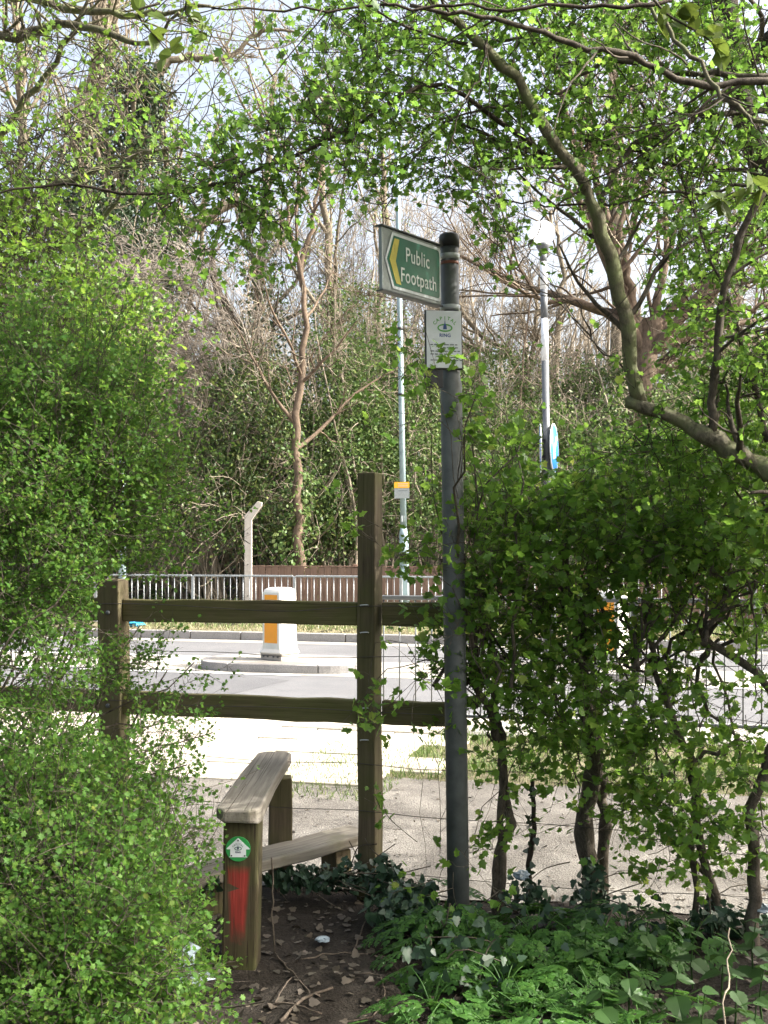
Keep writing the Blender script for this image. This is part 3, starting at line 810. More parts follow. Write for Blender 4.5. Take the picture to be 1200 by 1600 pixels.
# ================================================================== vegetation
def bundle(name, base, label, cat, group=None):
    return empty(name, base, 0, label, cat, group)

# ---- foliage volumes of near bushes: twigs in ellipsoids, fed by limbs from the base
def bush(root, base, ells, leafsets, twig_mat, tl=(.16, .38), sub=4, outw=.5, upw=.35, limb_r=.012, limbs=2, twr=.0022, bias=(0, 0, 0), inside=None, shoots=0):
    lim = []; tw = []; 
    base = np.array(base, float)
    for e, n in ells:
        p, q = ell(e, n)
        d = q * outw + rng.normal(0, .45, (n, 3)) + np.array([0, 0, upw]) + np.array(bias)
        ln = rng.uniform(tl[0], tl[1], n)
        tp = walk(p, d, ln, 6, .16, .02); tw.append(tp)
        for _ in range(limbs):
            c, _q = ell(e, 1)
            end = c[0]; mid = (base + end) / 2 + rng.normal(0, .12, 3) + np.array([0, 0, .15])
            b0 = base + rng.normal(0, .06, 3) * np.array([1, 1, 0])
            lim.append(resample([b0, mid, end, end + (end - mid) * .25], 12, .015))
    tw = np.concatenate(tw); L = np.array(lim)
    if shoots:
        for e, n in ells:
            k_ = max(1, int(n * shoots)); p, q = ell(e, k_, .75)
            tw = np.concatenate([tw, walk(p, q * .5 + rng.normal(0, .35, (k_, 3)) + np.array([0, 0, .55]), rng.uniform(.3, .62, k_), 6, .09, .02)])
    tw = clear(tw)
    sp_, sr = spawn(tw, np.full(tw.shape[:2], twr), sub, (.15, .95), (30, 75), (.35, .75), 4, .2, .05, .75); sp_, sr = clear(sp_, sr)
    lr = np.linspace(limb_r, limb_r * .25, 12)[None] * rng.uniform(.6, 1.3, (len(L), 1))
    wk = np.where(L[:, -1, 0] / L[:, -1, 1] * F + 600 < 715, .35, 1.0) if inside is not None and base[0] > 0 else np.ones(len(L))
    lr = lr * wk[:, None]
    # secondary limbs reach into the twigs
    s2, r2 = spawn(L, lr, 5, (.3, 1), (25, 60), (.25, .6), 8, .14, .03, .5)
    if inside is not None:
        c = s2[:, -1]; kk = inside(c[:, 0] / c[:, 1] * F + 600, HZ - (c[:, 2] - EYE) / c[:, 1] * F); s2, r2 = s2[kk], r2[kk]
    tube_obj("branches", [(L, lr, 7), (s2, r2, 5)], twig_mat, root)
    tube_obj("twigs", [(tw, np.full(tw.shape[:2], twr) * np.linspace(1, .4, 6)[None], 3), (sp_, sr, 3)], twig_mat, root, 'stuff')
    for (tm, per, size, mt, spread, npart) in leafsets:
        pr = leaves_on(np.concatenate([tw[:, :4], sp_]), per, size, spread)
        if npart: pr = leaf_parts("leaf", tm, pr, npart, mt, root)
        leaf_stuff("foliage", tm, [pr], mt, root)

# big hawthorn bush filling the left side
base = Vector((-1.75, 3.9, 0))
r = bundle("hawthorn_bush", base, "big dense hawthorn bush with small fresh green leaves overhanging the stile", "bush")
E = [((60, 1480, 3.2, 190, 150, .45), 330), ((180, 1530, 3.3, 110, 90, .3), 120), ((90, 1340, 3.5, 180, 120, .4), 300), ((195, 1390, 3.7, 75, 95, .25), 90),
     ((60, 1235, 3.7, 140, 60, .35), 150), ((185, 1240, 3.9, 80, 70, .2), 42), ((20, 1050, 3.8, 100, 60, .35), 75), ((165, 1050, 4.3, 55, 40, .2), 17), ((250, 1070, 4.4, 60, 30, .15), 13), ((260, 1150, 4.2, 50, 45, .15), 9),
     ((30, 900, 3.8, 125, 80, .4), 200), ((150, 855, 4.2, 85, 38, .3), 70), ((50, 760, 3.9, 150, 100, .4), 270), ((180, 790, 4.3, 95, 80, .3), 130),
     ((50, 640, 4.0, 130, 90, .4), 230), ((170, 650, 4.4, 85, 80, .3), 90), ((120, 1530, 2.9, 150, 70, .2), 120), ((310, 1585, 3.2, 60, 30, .12), 24), ((110, 1130, 4.5, 60, 40, .2), 10)]
bush(r, base, E, [(T_haw, 7, (.011, .023), L_left, .010, 0)], B_haw, (.12, .28), 6, upw=.15, twr=.0017, limb_r=.009, inside=lambda X, Y: X < 290, shoots=.10)
settle(r)
# brighter young shrub behind its top
base = Vector((-2.6, 5.6, .1))
r = bundle("young_field_maple", base, "yellow green young shrub catching the sun behind the big bush", "shrub")
E = [((40, 480, 5.6, 110, 110, .5), 190), ((130, 560, 5.8, 110, 80, .4), 150), ((60, 620, 5.8, 150, 90, .4), 170), ((10, 390, 5.5, 60, 50, .4), 34), ((190, 510, 5.9, 50, 50, .3), 18)]
bush(r, base, E, [(T_haw, 3, (.022, .042), L_lime, .015, 0)], B_haw, (.2, .45), 5, upw=.3, inside=lambda X, Y: X < 250)
settle(r)

# ---- hedge shrubs to the right of the post
def hedge(name, label, trunks, ells, cat="hedge shrub", np_=100, size=(.018, .048), lm=L_haw, tm=T_maple, per=3, sub=5, bk=B_haw):
    base = Vector(trunks[0][0][0]); base.z = 0
    r = bundle(name, base, label, cat, "shrubs of the hedge along the path")
    ends = []
    for pts, r0, r1 in trunks:
        g0 = Vector(pts[0])
        if g0.z > 0: pts = [Vector((g0.x, g0.y, -.06))] + list(pts)
        tube1("trunk", pts, r0, r1, bk, r, 18, 10, .007); ends.append(pts[-1])
    bush(r, ends[0], ells, [(tm, per, size, lm, .013, np_)], bk, (.14, .30), sub, limb_r=.008, upw=.15, twr=.0018, shoots=.06, inside=lambda X, Y: (Y > 640) & (X > 700))
    settle(r); return r
hedge("hawthorn_shrub", "slender crooked hawthorn next to the steel post", [
    ([P(775, 1400, 4.55), P(780, 1340, 4.55), P(795, 1280, 4.55), P(785, 1200, 4.55), P(768, 1120, 4.5), P(740, 1070, 4.45)], .026, .014),
    ([P(785, 1190, 4.55), P(782, 1130, 4.6), P(772, 1085, 4.65), P(790, 1020, 4.7)], .02, .012)],
    [((800, 860, 4.5, 90, 68, .3), 74), ((780, 960, 4.5, 75, 65, .3), 66), ((800, 1060, 4.5, 75, 55, .25), 48), ((705, 640, 4.05, 45, 45, .12), 5), ((672, 556, 4.0, 36, 14, .06), 8),
     ((790, 745, 4.5, 80, 45, .3), 30), ((770, 650, 4.5, 50, 40, .2), 9), ((650, 850, 4.3, 50, 25, .15), 6), ((810, 1180, 4.5, 50, 60, .2), 16), ((560, 1120, 4.4, 60, 14, .06), 4), ((665, 1040, 4.3, 35, 30, .1), 3), ((690, 1340, 4.3, 60, 40, .1), 7)])
hedge("hawthorn_shrub", "thick dark stemmed hawthorn with ivy round its foot in the middle of the hedge", [
    ([P(925, 1440, 4.6), P(922, 1380, 4.6), P(915, 1290, 4.6), P(925, 1180, 4.6), P(912, 1060, 4.6), P(905, 960, 4.6)], .042, .026),
    ([P(940, 1400, 4.66), P(945, 1300, 4.66), P(935, 1180, 4.66), P(938, 1080, 4.66)], .028, .018)],
    [((920, 850, 4.6, 110, 66, .35), 98), ((893, 945, 4.6, 62, 55, .3), 50), ((925, 1050, 4.5, 75, 50, .3), 44), ((900, 1130, 4.5, 80, 50, .25), 44), ((885, 785, 4.7, 90, 34, .3), 24), ((935, 1210, 4.5, 60, 45, .2), 12)])
hedge("hawthorn_shrub", "many stemmed hawthorn with broken snags near its fork and leaves down to the ground", [
    ([P(1118, 1420, 4.35), P(1100, 1340, 4.35), P(1085, 1260, 4.35), P(1080, 1190, 4.35), P(1050, 1120, 4.35), P(1020, 1040, 4.4)], .022, .012),
    ([P(1105, 1380, 4.4), P(1075, 1330, 4.4), P(1050, 1280, 4.4)], .014, .008),
    ([P(1085, 1200, 4.35), P(1115, 1180, 4.35), P(1155, 1155, 4.3)], .013, .009)],
    [((1050, 840, 4.5, 110, 70, .35), 92), ((1050, 925, 4.5, 75, 40, .25), 34), ((1000, 1090, 4.4, 55, 45, .2), 16), ((1060, 1290, 4.3, 80, 70, .2), 46), ((1060, 1180, 4.3, 70, 50, .2), 34), ((1030, 765, 4.7, 90, 40, .3), 28), ((1150, 985, 4.4, 50, 30, .2), 8)])
hedge("hawthorn_shrub", "leaning hawthorn stem nearest the right edge of the photo", [
    ([P(1178, 1430, 4.2), P(1172, 1330, 4.2), P(1180, 1240, 4.2), P(1215, 1130, 4.2), P(1195, 1060, 4.25), P(1150, 1030, 4.3), P(1090, 1000, 4.3)], .026, .016)],
    [((1160, 835, 4.3, 90, 76, .35), 84), ((1180, 925, 4.3, 60, 45, .3), 28), ((1180, 1090, 4.2, 45, 50, .2), 12), ((1210, 1250, 4.2, 50, 80, .2), 18), ((1150, 740, 4.5, 80, 40, .3), 40)])
# a small dead stem and ivy on the hedge
r = bundle("ivy_clad_sapling", P(826, 1430, 4.62) * Vector((1, 1, 0)), "thin dark sapling wrapped in ivy standing between two hawthorn trunks", "sapling")
tube1("trunk", [P(826, 1430, 4.62), P(828, 1340, 4.62), P(834, 1270, 4.62), P(832, 1220, 4.62)], .014, .009, B_dark, r, 12, 7, .004)
pth = resample([P(826, 1400, 4.60), P(834, 1230, 4.60)], 6)[None]
leaf_stuff("foliage", T_ivy, [leaves_on(pth, 26, (.02, .035), .014, .2)], L_dark, r); settle(r)

# ---- the overhanging tree on the right: lichened limb, rising branches and canopy
base = Vector((2.35, 3.6, 0))
r = bundle("overhanging_tree", base, "leafy tree whose lichened limbs and canopy hang over the hedge and signpost", "tree")
def px(*a, d0=4.2, d1=None):
    d1 = d0 if d1 is None else d1; n = len(a)
    return [P(x, y, d0 + (d1 - d0) * i / (n - 1)) for i, (x, y) in enumerate(a)]
tube1("trunk", [base, Vector((2.3, 3.62, .5)), Vector((2.15, 3.7, 1.1)), P(1290, 800, 4.0), P(1450, 300, 4.1), P(1480, -100, 4.2), Vector((2.3, 4.4, 4.6))], .12, .06, B_haw, r, 24, 12, .01)
BR = [
 ("limb", px((1420, 860), (1300, 790), (1200, 735), (1110, 685), (1040, 648), (978, 628), d0=3.9, d1=4.1), .052, .024, B_lich),
 ("limb", px((1000, 632), (985, 560), (975, 470), (955, 400), (925, 320), (900, 268), (850, 195), (800, 120), (750, 70), (700, 30), (640, -30), d0=4.1, d1=3.7), .030, .013, B_lich),
 ("branch", px((1112, 680), (1120, 560), (1138, 430), (1180, 320), (1240, 200), (1300, 60), d0=4.0, d1=3.8), .017, .012, B_haw),
 ("branch", px((1200, 690), (1168, 570), (1140, 480), (1105, 380), (1075, 300), (1040, 220), (990, 140), d0=4.15, d1=4.4), .013, .006, B_haw),
 ("branch", px((928, 335), (955, 280), (990, 230), (1060, 195), (1130, 180), (1260, 170), d0=4.05, d1=4.2), .009, .012, B_haw),
 ("branch", px((895, 275), (850, 250), (790, 222), (730, 198), (665, 180), d0=4.0, d1=4.0), .011, .004, B_haw),
 ("branch", px((1260, 130), (1100, 130), (990, 90), (920, 75), (860, 55), (780, 30), (640, 8), d0=3.6, d1=3.4), .014, .006, B_haw),
 ("branch", px((1200, 120), (1080, 115), (960, 95), (900, 112), (830, 60 + 5), (700, 70), d0=3.9, d1=4.1), .012, .005, B_haw),
 ("trunk", px((1330, 640), (1260, 430), (1205, 290), (1165, 190), (1150, 100), (1130, -10), (1120, -120), d0=4.7, d1=4.7), .07, .05, B_dark),
 ("branch", px((1155, 120), (1190, 70), (1260, 0), d0=4.65, d1=4.5), .035, .025, B_dark),
 ("branch", px((980, -20), (1060, 65), (1110, 125), (1150, 170), (1210, 195), (1300, 215), d0=3.3, d1=3.2), .006, .008, B_lich),
 ("branch", px((1300, 230), (1200, 275), (1120, 300), (1040, 300), (960, 320), (880, 322), (770, 312), d0=3.9, d1=4.2), .008, .003, B_haw),
 ("branch", px((880, 262), (800, 205), (740, 160), (690, 130), (640, 145), (600, 165), (560, 195), (470, 236), (385, 272), (300, 300), (200, 301), (95, 288), (-20, 308), d0=4.0, d1=3.7), .010, .0035, B_dark),
 ("branch", px((905, 130), (820, 160), (760, 170), (700, 190), (640, 250), (600, 330), (615, 345), d0=3.9, d1=4.0), .006, .002, B_haw),
 ("branch", px((790, 10), (760, 40), (755, 100), (725, 160), (700, 240), (690, 300), d0=3.5, d1=3.6), .004, .002, B_haw),
 ("branch", px((1290, 300), (1180, 270), (1080, 262), (1000, 240), (900, 215), (860, 190), d0=4.4, d1=4.3), .011, .005, B_dark),
 ("branch", px((985, 590), (960, 560), (930, 540), (905, 480), (880, 465), (800, 455), d0=4.1, d1=4.0), .004, .0015, B_haw),
 ("branch", px((1050, 0), (900, 10), (700, 12), (560, 12), (400, 15), (330, 12), d0=3.1, d1=3.0), .006, .0025, B_dark),
 ("branch", px((905, 300), (860, 330), (820, 400), (800, 420), (770, 350), d0=4.1, d1=4.0), .004, .0015, B_haw),
]
Ps = []; Rs = []
for nm, pts, r0, r1, m in BR:
    tube1(nm, pts, r0, r1, m, r, 26, 8, .006)
    if nm != "trunk": Ps.append(resample(pts, 16)); Rs.append(np.linspace(r0, r1, 16))
Ps = np.array(Ps); Rs = np.array(Rs)
CAN = [((540, 125, 3.9, 85, 75, .3), 42), ((720, 110, 4.0, 130, 110, .3), 62), ((870, 120, 4.1, 140, 120, .4), 72), ((1020, 120, 4.2, 130, 130, .4), 76), ((1150, 230, 4.3, 100, 160, .4), 72),
       ((1010, 270, 4.2, 110, 90, .3), 52), ((800, 280, 4.1, 90, 80, .3), 40), ((1120, 420, 4.2, 100, 110, .35), 60), ((690, 240, 4.0, 80, 60, .3), 34), ((510, 205, 3.8, 90, 45, .25), 46),
       ((420, 275, 3.8, 90, 30, .2), 34), ((300, 300, 3.7, 80, 28, .2), 24), ((1160, 560, 4.1, 70, 70, .3), 40), ((1040, 690, 4.3, 90, 40, .3), 34), ((720, 20, 3.9, 240, 40, .4), 80), ((1060, 20, 4.0, 200, 40, .4), 66),
       ((400, 330, 3.8, 50, 60, .2), 12), ((1190, 650, 4.2, 40, 50, .2), 22), ((720, 330, 4.1, 60, 50, .2), 8),
       ((1450, 300, 4.6, 260, 500, 1.2), 260)]
twp = []
for e, n in CAN:
    p, q = ell(e, n); d = rng.normal(0, .6, (n, 3)) + np.array([-.25, -.05, -.02])
    twp.append(walk(p, d, rng.uniform(.16, .4, n), 6, .16, .0))
shade = []  # unseen crowns added to shade the path and foreground
for c, sz, n in (((6.9, 5.2, 5.3), (2.3, 1.25, 2.2), 330), ((5.0, 2.5, 4.2), (1.7, 1.35, 1.4), 190), ((9.5, 4.6, 6.8), (2.2, 1.6, 2.2), 200), ((.6, -1.0, 4.6), (4.0, 2.8, 1.3), 330), ((.8, 1.6, 5.4), (3.2, 1.6, .8), 150)):
    q = norm(rng.normal(size=(n, 3))); p = np.array(c) + q * (rng.uniform(.1, 1, n) ** (1 / 3))[:, None] * np.array(sz)
    shade.append(walk(p, rng.normal(0, .6, (n, 3)), rng.uniform(.3, .7, n), 6, .16, 0))
    B_ = resample([base, Vector((2.9, 4.0, 2.2)), Vector(c) * .85, Vector(c) + Vector((sz[0] * .7, 0, sz[2] * .4))], 16)
    Ps = np.concatenate([Ps, B_[None]]); Rs = np.concatenate([Rs, np.linspace(.07, .015, 16)[None]])
    tube1("limb", [Vector(v) for v in B_], .07, .015, B_haw, r, 20, 8, .01)
# side branches, only where the canopy hangs
def inpic(p, f):   # keep paths by where they stand (x, z relations at real depth)
    c = p[:, -1]; X = c[:, 0] / c[:, 1] * F + 600; Y = HZ - (c[:, 2] - EYE) / c[:, 1] * F
    return f(X, Y)
q1, r1_ = spawn(Ps, Rs, 9, (.1, 1), (25, 75), (.25, .8), 9, .13, .03, .42, True, rmin=.0022)
k = inpic(q1, lambda X, Y: ~((Y > 470) & (X < 1040)) & ~((X < 450) & (Y > 330)))
q1, r1_ = clear(q1[k], r1_[k])
twp = clear(np.concatenate(twp))
sb, sr = spawn(twp, np.full(twp.shape[:2], .0022), 4, (.1, .95), (30, 80), (.3, .7), 4, .2, .0, .7)
q2, r2_ = spawn(q1, r1_, 3, (.2, .95), (30, 70), (.3, .6), 6, .18, .0, .5, rmin=.0012); q2, r2_ = clear(q2, r2_); sb, sr = clear(sb, sr)
tube_obj("side_branches", [(q1, r1_, 5), (q2, r2_, 3)], B_haw, r, 'stuff')
tube_obj("twigs", [(twp, np.full(twp.shape[:2], .0024) * np.linspace(1, .4, 6)[None], 3), (sb, sr, 3)], B_dark, r, 'stuff')
prc = leaves_on(np.concatenate([twp[:, :4], sb, q2[:, -4:]]), 4, (.018, .038), .010, .6)
leaf_stuff("foliage", T_haw, [prc], L_can, r)
shade = np.concatenate(shade); tube_obj("twigs", [(shade, np.full(shade.shape[:2], .004), 3)], B_dark, r, 'stuff')
leaf_stuff("foliage", T_haw, [leaves_on(shade, 13, (.045, .085), .04, .6)], L_can, r)  # oversized leaves thicken the shade of the unseen added crowns
settle(r)

# broad leaved twigs hanging close to the viewer
def broad(label, pts, n, size, group="broad leaved sprigs hanging into view"):
    r = bundle("hanging_sprig", Vector(pts[0]), label, "sprig", group)
    tube1("stem", pts, .0035, .0018, B_haw, r, 14, 6)
    pth = resample(pts, 8)[None]
    pr = leaves_on(pth, n, size, .01, .7, .4, (.2, 1))
    leaf_parts("leaf", T_oval, pr, n, L_elder, r); settle(r)
broad("broad leaved dark sprig hanging at the top left against the sky", px((250, 5), (215, 20), (245, 60), (265, 85), d0=3.0), 16, (.03, .06))
broad("broad leaved sprig hanging at the top centre left of the canopy", px((300, -30), (290, 20), (320, 40), (300, 60), d0=3.1), 14, (.03, .055))
broad("broad leaved sprig near the dark trunk in the top right corner", px((1000, -30), (1040, 20), (1090, 50), (1125, 75), d0=2.7), 20, (.035, .065))
broad("broad leaved sprig at the right edge below the dark trunk", px((1260, 260), (1190, 300), (1150, 300), (1110, 320), d0=2.9), 20, (.035, .07))

# ---- light tree over the top left
base = Vector((-3.9, 6.4, .1))
r = bundle("birch_like_tree", base, "pale barked tree with sparse light leaves spreading over the top left", "tree")
tube1("trunk", [base, Vector((-3.8, 6.4, 2)), P(-160, 300, 6.2), P(-120, -200, 6.2)], .10, .05, B_lich, r, 16, 10, .01)
Ps = [px((-200, 380), (-40, 260), (20, 180), (70, 120), (110, 60), (150, -30), d0=6.2, d1=5.6), px((-150, 100), (0, 60), (120, 40), (230, 70), (280, 20), d0=6.0, d1=5.2),
      px((-150, 330), (0, 320), (90, 290), (200, 250), (280, 230), d0=6.0, d1=5.4), px((-150, 470), (0, 420), (100, 380), (170, 330), (190, 300), d0=6.0, d1=5.6), px((-100, -40), (60, 0), (180, 20), (330, 10), d0=6.0, d1=5.4)]
for p in Ps: tube1("limb", p, .035, .008, B_lich, r, 22, 8, .01)
Pn = np.array([resample(p, 14) for p in Ps]); Rn = np.tile(np.linspace(.03, .008, 14), (len(Ps), 1))
a1, ar1 = spawn(Pn, Rn, 12, (.2, 1), (25, 70), (.3, 1.0), 9, .14, .03, .4, True, rmin=.003)
a2, ar2 = spawn(a1, ar1, 5, (.2, .95), (30, 70), (.3, .6), 6, .16, .02, .5, rmin=.0018)
tw = []
for e, n in [((60, 60, 5.6, 150, 100, .6), 75), ((40, 230, 5.7, 140, 110, .5), 70), ((200, 200, 5.5, 70, 70, .4), 14), ((30, 360, 5.7, 110, 60, .5), 50), ((240, 25, 5.4, 80, 35, .4), 16), ((250, 220, 5.5, 60, 25, .3), 14), ((-250, 100, 6, 180, 400, 1), 120)]:
    p, q = ell(e, n); tw.append(walk(p, rng.normal(0, .6, (n, 3)) + np.array([.1, 0, .1]), rng.uniform(.2, .5, n), 6, .16, 0))
tw = np.concatenate(tw); sb, sr = spawn(tw, np.full(tw.shape[:2], .003), 4, (.1, .95), (30, 80), (.3, .7), 4, .2, 0, .7)
tube_obj("side_branches", [(a1, ar1, 5), (a2, ar2, 3)], B_lich, r, 'stuff'); tube_obj("twigs", [(tw, np.full(tw.shape[:2], .003), 3), (sb, sr, 3)], B_haw, r, 'stuff')
leaf_stuff("foliage", T_haw, [leaves_on(np.concatenate([tw[:, :4], sb, a2[:, -4:]]), 2, (.02, .04), .015, .5)], L_lime, r); settle(r)

# ================================================================== the wood beyond the road
def gpt(px_, d):                      # a ground point seen at picture column px_, depth d
    x = (px_ - 600) / F * d; return Vector((x, d, float(gz(x, d))))
def shaded_trunk(m): return m
def bare_tree(label, name, pts, r0, r1, n1, n2, n3, len1=(.25, .5), bkm=B_bg, twm=B_twig, ivy=0, ivyr=(.3, .9), ivym=None, up1=.06, ang=(25, 60), n4=2, tr1=(.35, 1), group="bare trees of the wood beyond the road", limbs=(), cat="tree", sides=3, ivy_sz=(.07, .13), leaves=0):
    pts = [Vector(q) for q in pts]; base = Vector((pts[0].x, pts[0].y, 0))
    base.z = float(gz(base.x, base.y)) - .1; pts[0] = base
    r = empty(name, base, 0, label, cat, group)
    k = 22; P0 = resample(pts, k, .04)[None]; R0 = (np.linspace(1, 0, k) ** 1.1 * (r0 - r1) + r1)[None]
    tube_obj("trunk", [(P0, R0, 10)], bkm, r)
    LP = [P0]; LR = [R0]
    for lp, a, b in limbs:
        q = resample(lp, k, .03)[None]; rr = np.linspace(a, b, k)[None]; LP.append(q); LR.append(rr)
        tube_obj("limb", [(q, rr, 8)], bkm, r)
    LP = np.concatenate(LP); LR = np.concatenate(LR)
    a1, b1 = spawn(LP, LR, n1, tr1, ang, len1, 12, .10, up1, .55)
    a2, b2 = spawn(a1, b1, n2, (.2, .98), (25, 65), (.3, .6), 9, .13, up1 * .7, .5, rmin=.012)
    a3, b3 = spawn(a2, b2, n3, (.15, .98), (25, 65), (.35, .7), 7, .15, .03, .5, rmin=.008)
    a4, b4 = spawn(a3, b3, n4, (.15, .98), (25, 65), (.4, .8), 5, .16, .02, .6, rmin=.0055)
    tube_obj("branches", [(a1, b1, 6), (a2, b2, 5)], bkm, r, 'stuff')
    tube_obj("twigs", [(a3, b3, 3), (a4, b4, 3)], twm, r, 'stuff')
    if ivy:
        t = rng.uniform(0, ivyr[1], ivy); ii = (t * (k - 1)).astype(int)
        c = P0[0][ii]; rad = ivyr[0] * (1 - .5 * t) * (1 + .45 * np.sin(ii * 1.9 + 1)) + .05
        qn = norm(rng.normal(size=(ivy, 3))); pos = c + qn * (rad * rng.uniform(.75, 1.1, ivy))[:, None] + rng.normal(0, .06, (ivy, 3)) * np.array([1, 1, 3])
        pos += .25 * rad[:, None] * np.stack([np.sin(pos[:, 2] * 3.1), np.cos(pos[:, 2] * 2.3), 0 * t], -1)
        d = norm(qn * .6 + rng.normal(0, .4, (ivy, 3)) + np.array([0, 0, -.7]))
        Rm = frames(d, .3, .6); sc = rng.uniform(*ivy_sz, ivy)
        leaf_stuff("ivy", T_small, [(pos, Rm, sc)], ivym or L_dark, r)
    if leaves:
        leaf_stuff("foliage", T_small, [leaves_on(np.concatenate([a3[:, :5], a4]), leaves, (.05, .10), .06, .5)], L_lime, r)
    settle(r); return r
def pp(d, *a): return [P(x, y, d) for x, y in a]
def shrub(label, name, cat, base_px, d, ells, m, sz=(.045, .105), twm=B_twig, stems=10, clump=60, tw=0, group="ivy and bramble thickets on the bank"):
    base = gpt(base_px, d); base.z -= .1
    r = empty(name, base, 0, label, cat, group)
    pos = []; dirs = []; stem = []; tws = []
    for e, n in ells:
        n = int(n * 1.45); nc = max(3, n // clump); cc, q = ell(e, nc, .35)
        csz = .26
        p = np.repeat(cc, clump, 0) + rng.normal(0, csz, (nc * clump, 3)) * np.array([1, 1, .7]); qq = np.repeat(q, clump, 0)
        pos.append(p); dirs.append(norm(qq * .5 + rng.normal(0, .5, p.shape) + np.array([0, 0, -.5])))
        for _ in range(stems):
            c_, q_ = ell(e, 1); b = np.array(base) + rng.normal(0, .5, 3) * np.array([1, .6, 0])
            stem.append(resample([b, (b + c_[0]) / 2 + rng.normal(0, .4, 3), c_[0], c_[0] + (c_[0] - b) * .2], 12, .05))
        if tw:
            c_, q_ = ell(e, tw); dd = q_ + rng.normal(0, .6, (tw, 3)) + np.array([0, 0, .2])
            tws.append(walk(c_, dd, rng.uniform(.6, 1.8, tw), 7, .18, -.03))
    pos = np.concatenate(pos); dirs = np.concatenate(dirs)
    pos[:, 2] = np.maximum(pos[:, 2], gz(pos[:, 0], pos[:, 1]) + .02)
    leaf_stuff("foliage", T_small, [(pos, frames(dirs, .4, .7), rng.uniform(*sz, len(pos)))], m, r)
    stem = np.array(stem); sr = np.linspace(.035, .012, 12)[None] * rng.uniform(.5, 1.3, (len(stem), 1))
    sets = [(stem, sr, 5)]
    if tws:
        t_ = np.concatenate(tws); rr = np.full(t_.shape[:2], .009) * np.linspace(1, .5, 7)[None]; sets.append((t_, rr, 3))
        t2, r2 = spawn(t_, rr, 3, (.1, .95), (25, 70), (.3, .7), 5, .2, 0, .7, rmin=.005); sets.append((t2, r2, 3))
    tube_obj("stems", sets, twm, r, 'stuff'); settle(r); return r

# dark, ivy clad old tree on the left and its neighbours
bare_tree("old tree swathed in dark ivy with a long bare limb reaching across the sky", "ivy_clad_tree",
    [gpt(150, 27), P(160, 700, 27), P(170, 450, 27), P(205, 230, 27), P(235, 130, 27), P(262, 92, 27)], .38, .14, 14, 7, 4, (.18, .4), ivy=19000, ivyr=(1.35, .95), tr1=(.2, .9), ang=(40, 80),
    limbs=[(pp(27, (240, 105), (290, 90), (345, 93), (372, 82), (392, 58), (430, 46), (470, 52)), .10, .03), (pp(27, (200, 420), (260, 400), (300, 352), (350, 325), (385, 312)), .22, .10)])
bare_tree("tall twin stemmed tree with ivy up its trunk in the upper left corner", "ivy_clad_tree",
    [gpt(110, 30), P(120, 700, 30), P(118, 400, 30), P(135, 200, 30), P(155, 60, 30), P(165, -120, 30)], .34, .14, 16, 7, 4, (.15, .35), ivy=8000, ivyr=(.8, .75), tr1=(.25, 1), limbs=[(pp(30, (130, 240), (165, 120), (180, 30), (200, -100)), .13, .06)])
bare_tree("slender reddish trunk forking high up in the middle of the wood", "bare_tree",
    [gpt(482, 22.3), P(468, 820, 22.3), P(466, 640, 22.3), P(478, 520, 22.3), P(470, 420, 22.3), P(450, 340, 22.3), P(437, 290, 22.3)], .125, .035, 9, 6, 5, (.22, .4), bkm=B_red, twm=B_twig, ivy=900, ivyr=(.26, .42), ivym=L_bank,
    limbs=[(pp(24, (470, 425), (488, 350), (500, 270), (515, 190)), .06, .02), (pp(24, (462, 590), (480, 570), (505, 530), (560, 470)), .035, .01), (pp(24, (465, 580), (430, 570), (390, 560), (330, 552)), .035, .012)])
bare_tree("dark tree with ivy mass beside the slender reddish trunk", "ivy_clad_tree",
    [gpt(455, 26), P(440, 780, 26), P(420, 650, 26), P(395, 560, 26), P(350, 470, 26), P(330, 400, 26)], .22, .08, 12, 7, 5, (.25, .5), bkm=B_dark, twm=B_pink, ivy=9000, ivyr=(1.5, .75), ivym=L_dark, up1=.0, tr1=(.3, 1))
bare_tree("pale straight trunk behind the twiggy thicket", "bare_tree",
    [gpt(252, 28), P(250, 750, 28), P(249, 600, 28), P(246, 450, 28), P(255, 250, 28), P(240, 150, 28)], .17, .06, 14, 6, 5, (.2, .4), tr1=(.35, 1), ivy=1500, ivyr=(.3, .9), ivym=L_ivy)
bare_tree("thin pale trunk next to the straight one", "bare_tree",
    [gpt(300, 27), P(290, 750, 27), P(288, 600, 27), P(300, 450, 27), P(330, 260, 27), P(345, 180, 27)], .10, .04, 14, 6, 5, (.2, .42), tr1=(.35, 1))
bare_tree("ivy wrapped tree above the stile in the middle distance", "ivy_clad_tree",
    [gpt(400, 31), P(398, 700, 31), P(400, 500, 31), P(412, 350, 31), P(425, 200, 31), P(430, 120, 31)], .22, .07, 14, 6, 5, (.2, .4), leaves=1, ivy=5000, ivyr=(.8, .7), ivym=L_ivy)
bare_tree("bare tree seen through the gap left of the lamp column", "bare_tree",
    [gpt(545, 29), P(540, 700, 29), P(525, 500, 29), P(512, 380, 29), P(505, 250, 29), P(515, 140, 29)], .20, .06, 14, 6, 5, (.22, .42), leaves=1, ivy=5000, ivyr=(.9, .6), ivym=L_bank)
bare_tree("bare tree behind the lamp column", "bare_tree",
    [gpt(640, 32), P(610, 700, 32), P(590, 500, 32), P(605, 320, 32), P(590, 200, 32)], .20, .06, 14, 6, 5, (.22, .42), leaves=1, ivy=5000, ivyr=(1.0, .55), ivym=L_bank)
